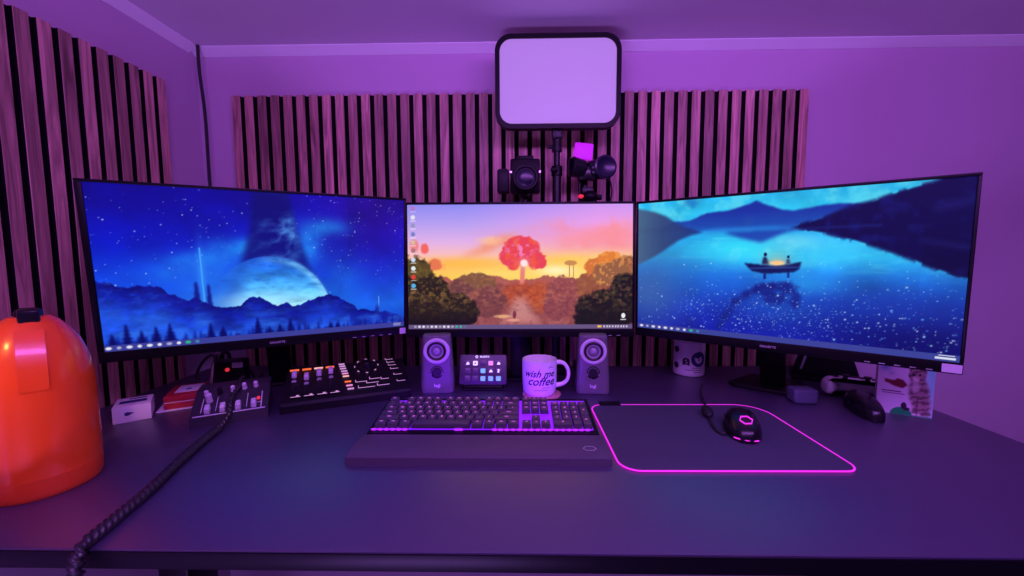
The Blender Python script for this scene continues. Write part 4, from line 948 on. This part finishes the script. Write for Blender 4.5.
# raised thumb plate following the dome in front of the stopper
az = R(-40)
def plate(b, r0, th0, half, zs, prof, thick):
    t = bmesh.new(); g_ = []
    for z, rad in zip(zs, prof):
        row = []
        for q in (0, thick):
            row.append([t.verts.new(((rad+q)*math.cos(az)-s_*math.sin(az), (rad+q)*math.sin(az)+s_*math.cos(az), z)) for s_ in np.linspace(-half, half, 5)])
        g_.append(row)
    for A, Bq in zip(g_, g_[1:]):
        for j in range(4): t.faces.new((A[1][j], A[1][j+1], Bq[1][j+1], Bq[1][j]))
        t.faces.new((A[0][0], A[1][0], Bq[1][0], Bq[0][0])); t.faces.new((A[1][4], A[0][4], Bq[0][4], Bq[1][4]))
    for A in (g_[0], g_[-1]):
        for j in range(4): t.faces.new((A[0][j], A[0][j+1], A[1][j+1], A[1][j]))
    bmesh.ops.recalc_face_normals(t, faces=t.faces)
    b.bm = t
b = B(); plate(b, 0, 0, .0145, (.165, .180, .195, .207, .229, .243, .252), (.0652, .0635, .0615, .0590, .0515, .0435, .037), .002); b.build('thumb_plate', M['orange'], jb, sharp=30)
b = B(); b.tube([(-.052, .030, .215), (-.085, .048, .212), (-.105, .060, .18), (-.104, .060, .11), (-.092, .053, .06), (-.055, .032, .05)], .010, 12, 6); b.build('handle', M['orange'], k)

# ------------------------------------------------------------------ light
def area(name, loc, target, sx, sy, col, en, spread=180):
    l = bpy.data.lights.new(name, 'AREA'); l.shape = 'RECTANGLE'; l.size = sx; l.size_y = sy; l.color = col; l.energy = en; l.spread = R(spread)
    o = bpy.data.objects.new(name, l); C.objects.link(o); o.location = (loc[0], loc[1], DZ+loc[2])
    d = Vector(target)-Vector(loc); o.rotation_euler = d.to_track_quat('-Z', 'Y').to_euler(); return o
area('room_led_lamp', (.36, -.12, .985), (.28, 1.3, .30), 1.6, .2, (.57, .165, 1.05), 26)
area('added_ceiling_fill', (-.45, -.75, -.85), (-.40, -.15, 1.0), .8, .3, (.42, .18, .90), 24)  # unseen upward fill, added to brighten the ceiling
l = bpy.data.lights.new('added_jug_spot', 'SPOT'); l.energy = 15; l.color = (1, .5, .12); l.spot_size = R(15); l.spot_blend = .8; l.shadow_soft_size = .06  # unseen warm spot, added to brighten the orange jug
LP, LT = (-.86, .0, .62), (-.775, .602, .155)
o = bpy.data.objects.new('added_jug_spot', l); C.objects.link(o); o.location = (LP[0], LP[1], DZ+LP[2])
o.rotation_euler = (Vector(LT)-Vector(LP)).to_track_quat('-Z', 'Y').to_euler()
w = bpy.data.worlds.new('room'); bpy.context.scene.world = w; w.use_nodes = True
w.node_tree.nodes['Background'].inputs[0].default_value = (.10, .03, .2, 1); w.node_tree.nodes['Background'].inputs[1].default_value = .1

# ------------------------------------------------------------------ camera
f, yaw, pitch, roll = 403.0594, -.0188, -.0834, -.0044
fw = Vector((math.sin(yaw)*math.cos(pitch), math.cos(yaw)*math.cos(pitch), math.sin(pitch)))
rt = Vector((math.cos(yaw), -math.sin(yaw), 0)); up = rt.cross(fw)
r2 = rt*math.cos(roll)+up*math.sin(roll); u2 = up*math.cos(roll)-rt*math.sin(roll)
cam = bpy.data.cameras.new('camera'); cam.sensor_width = 36; cam.lens = f/1024*36; cam.clip_start = .01
co = bpy.data.objects.new('camera', cam); C.objects.link(co)
co.matrix_world = Matrix(((r2.x, u2.x, -fw.x, 0), (r2.y, u2.y, -fw.y, 0), (r2.z, u2.z, -fw.z, DZ+HC), (0, 0, 0, 1)))
sc = bpy.context.scene; sc.camera = co
sc.view_settings.view_transform = 'Standard'; sc.view_settings.look = 'None'; sc.view_settings.exposure = 0; sc.view_settings.gamma = 1; sc.view_settings.use_curve_mapping = False
sc.cycles.use_denoising = True; sc.cycles.max_bounces = 8; sc.cycles.sample_clamp_indirect = 4
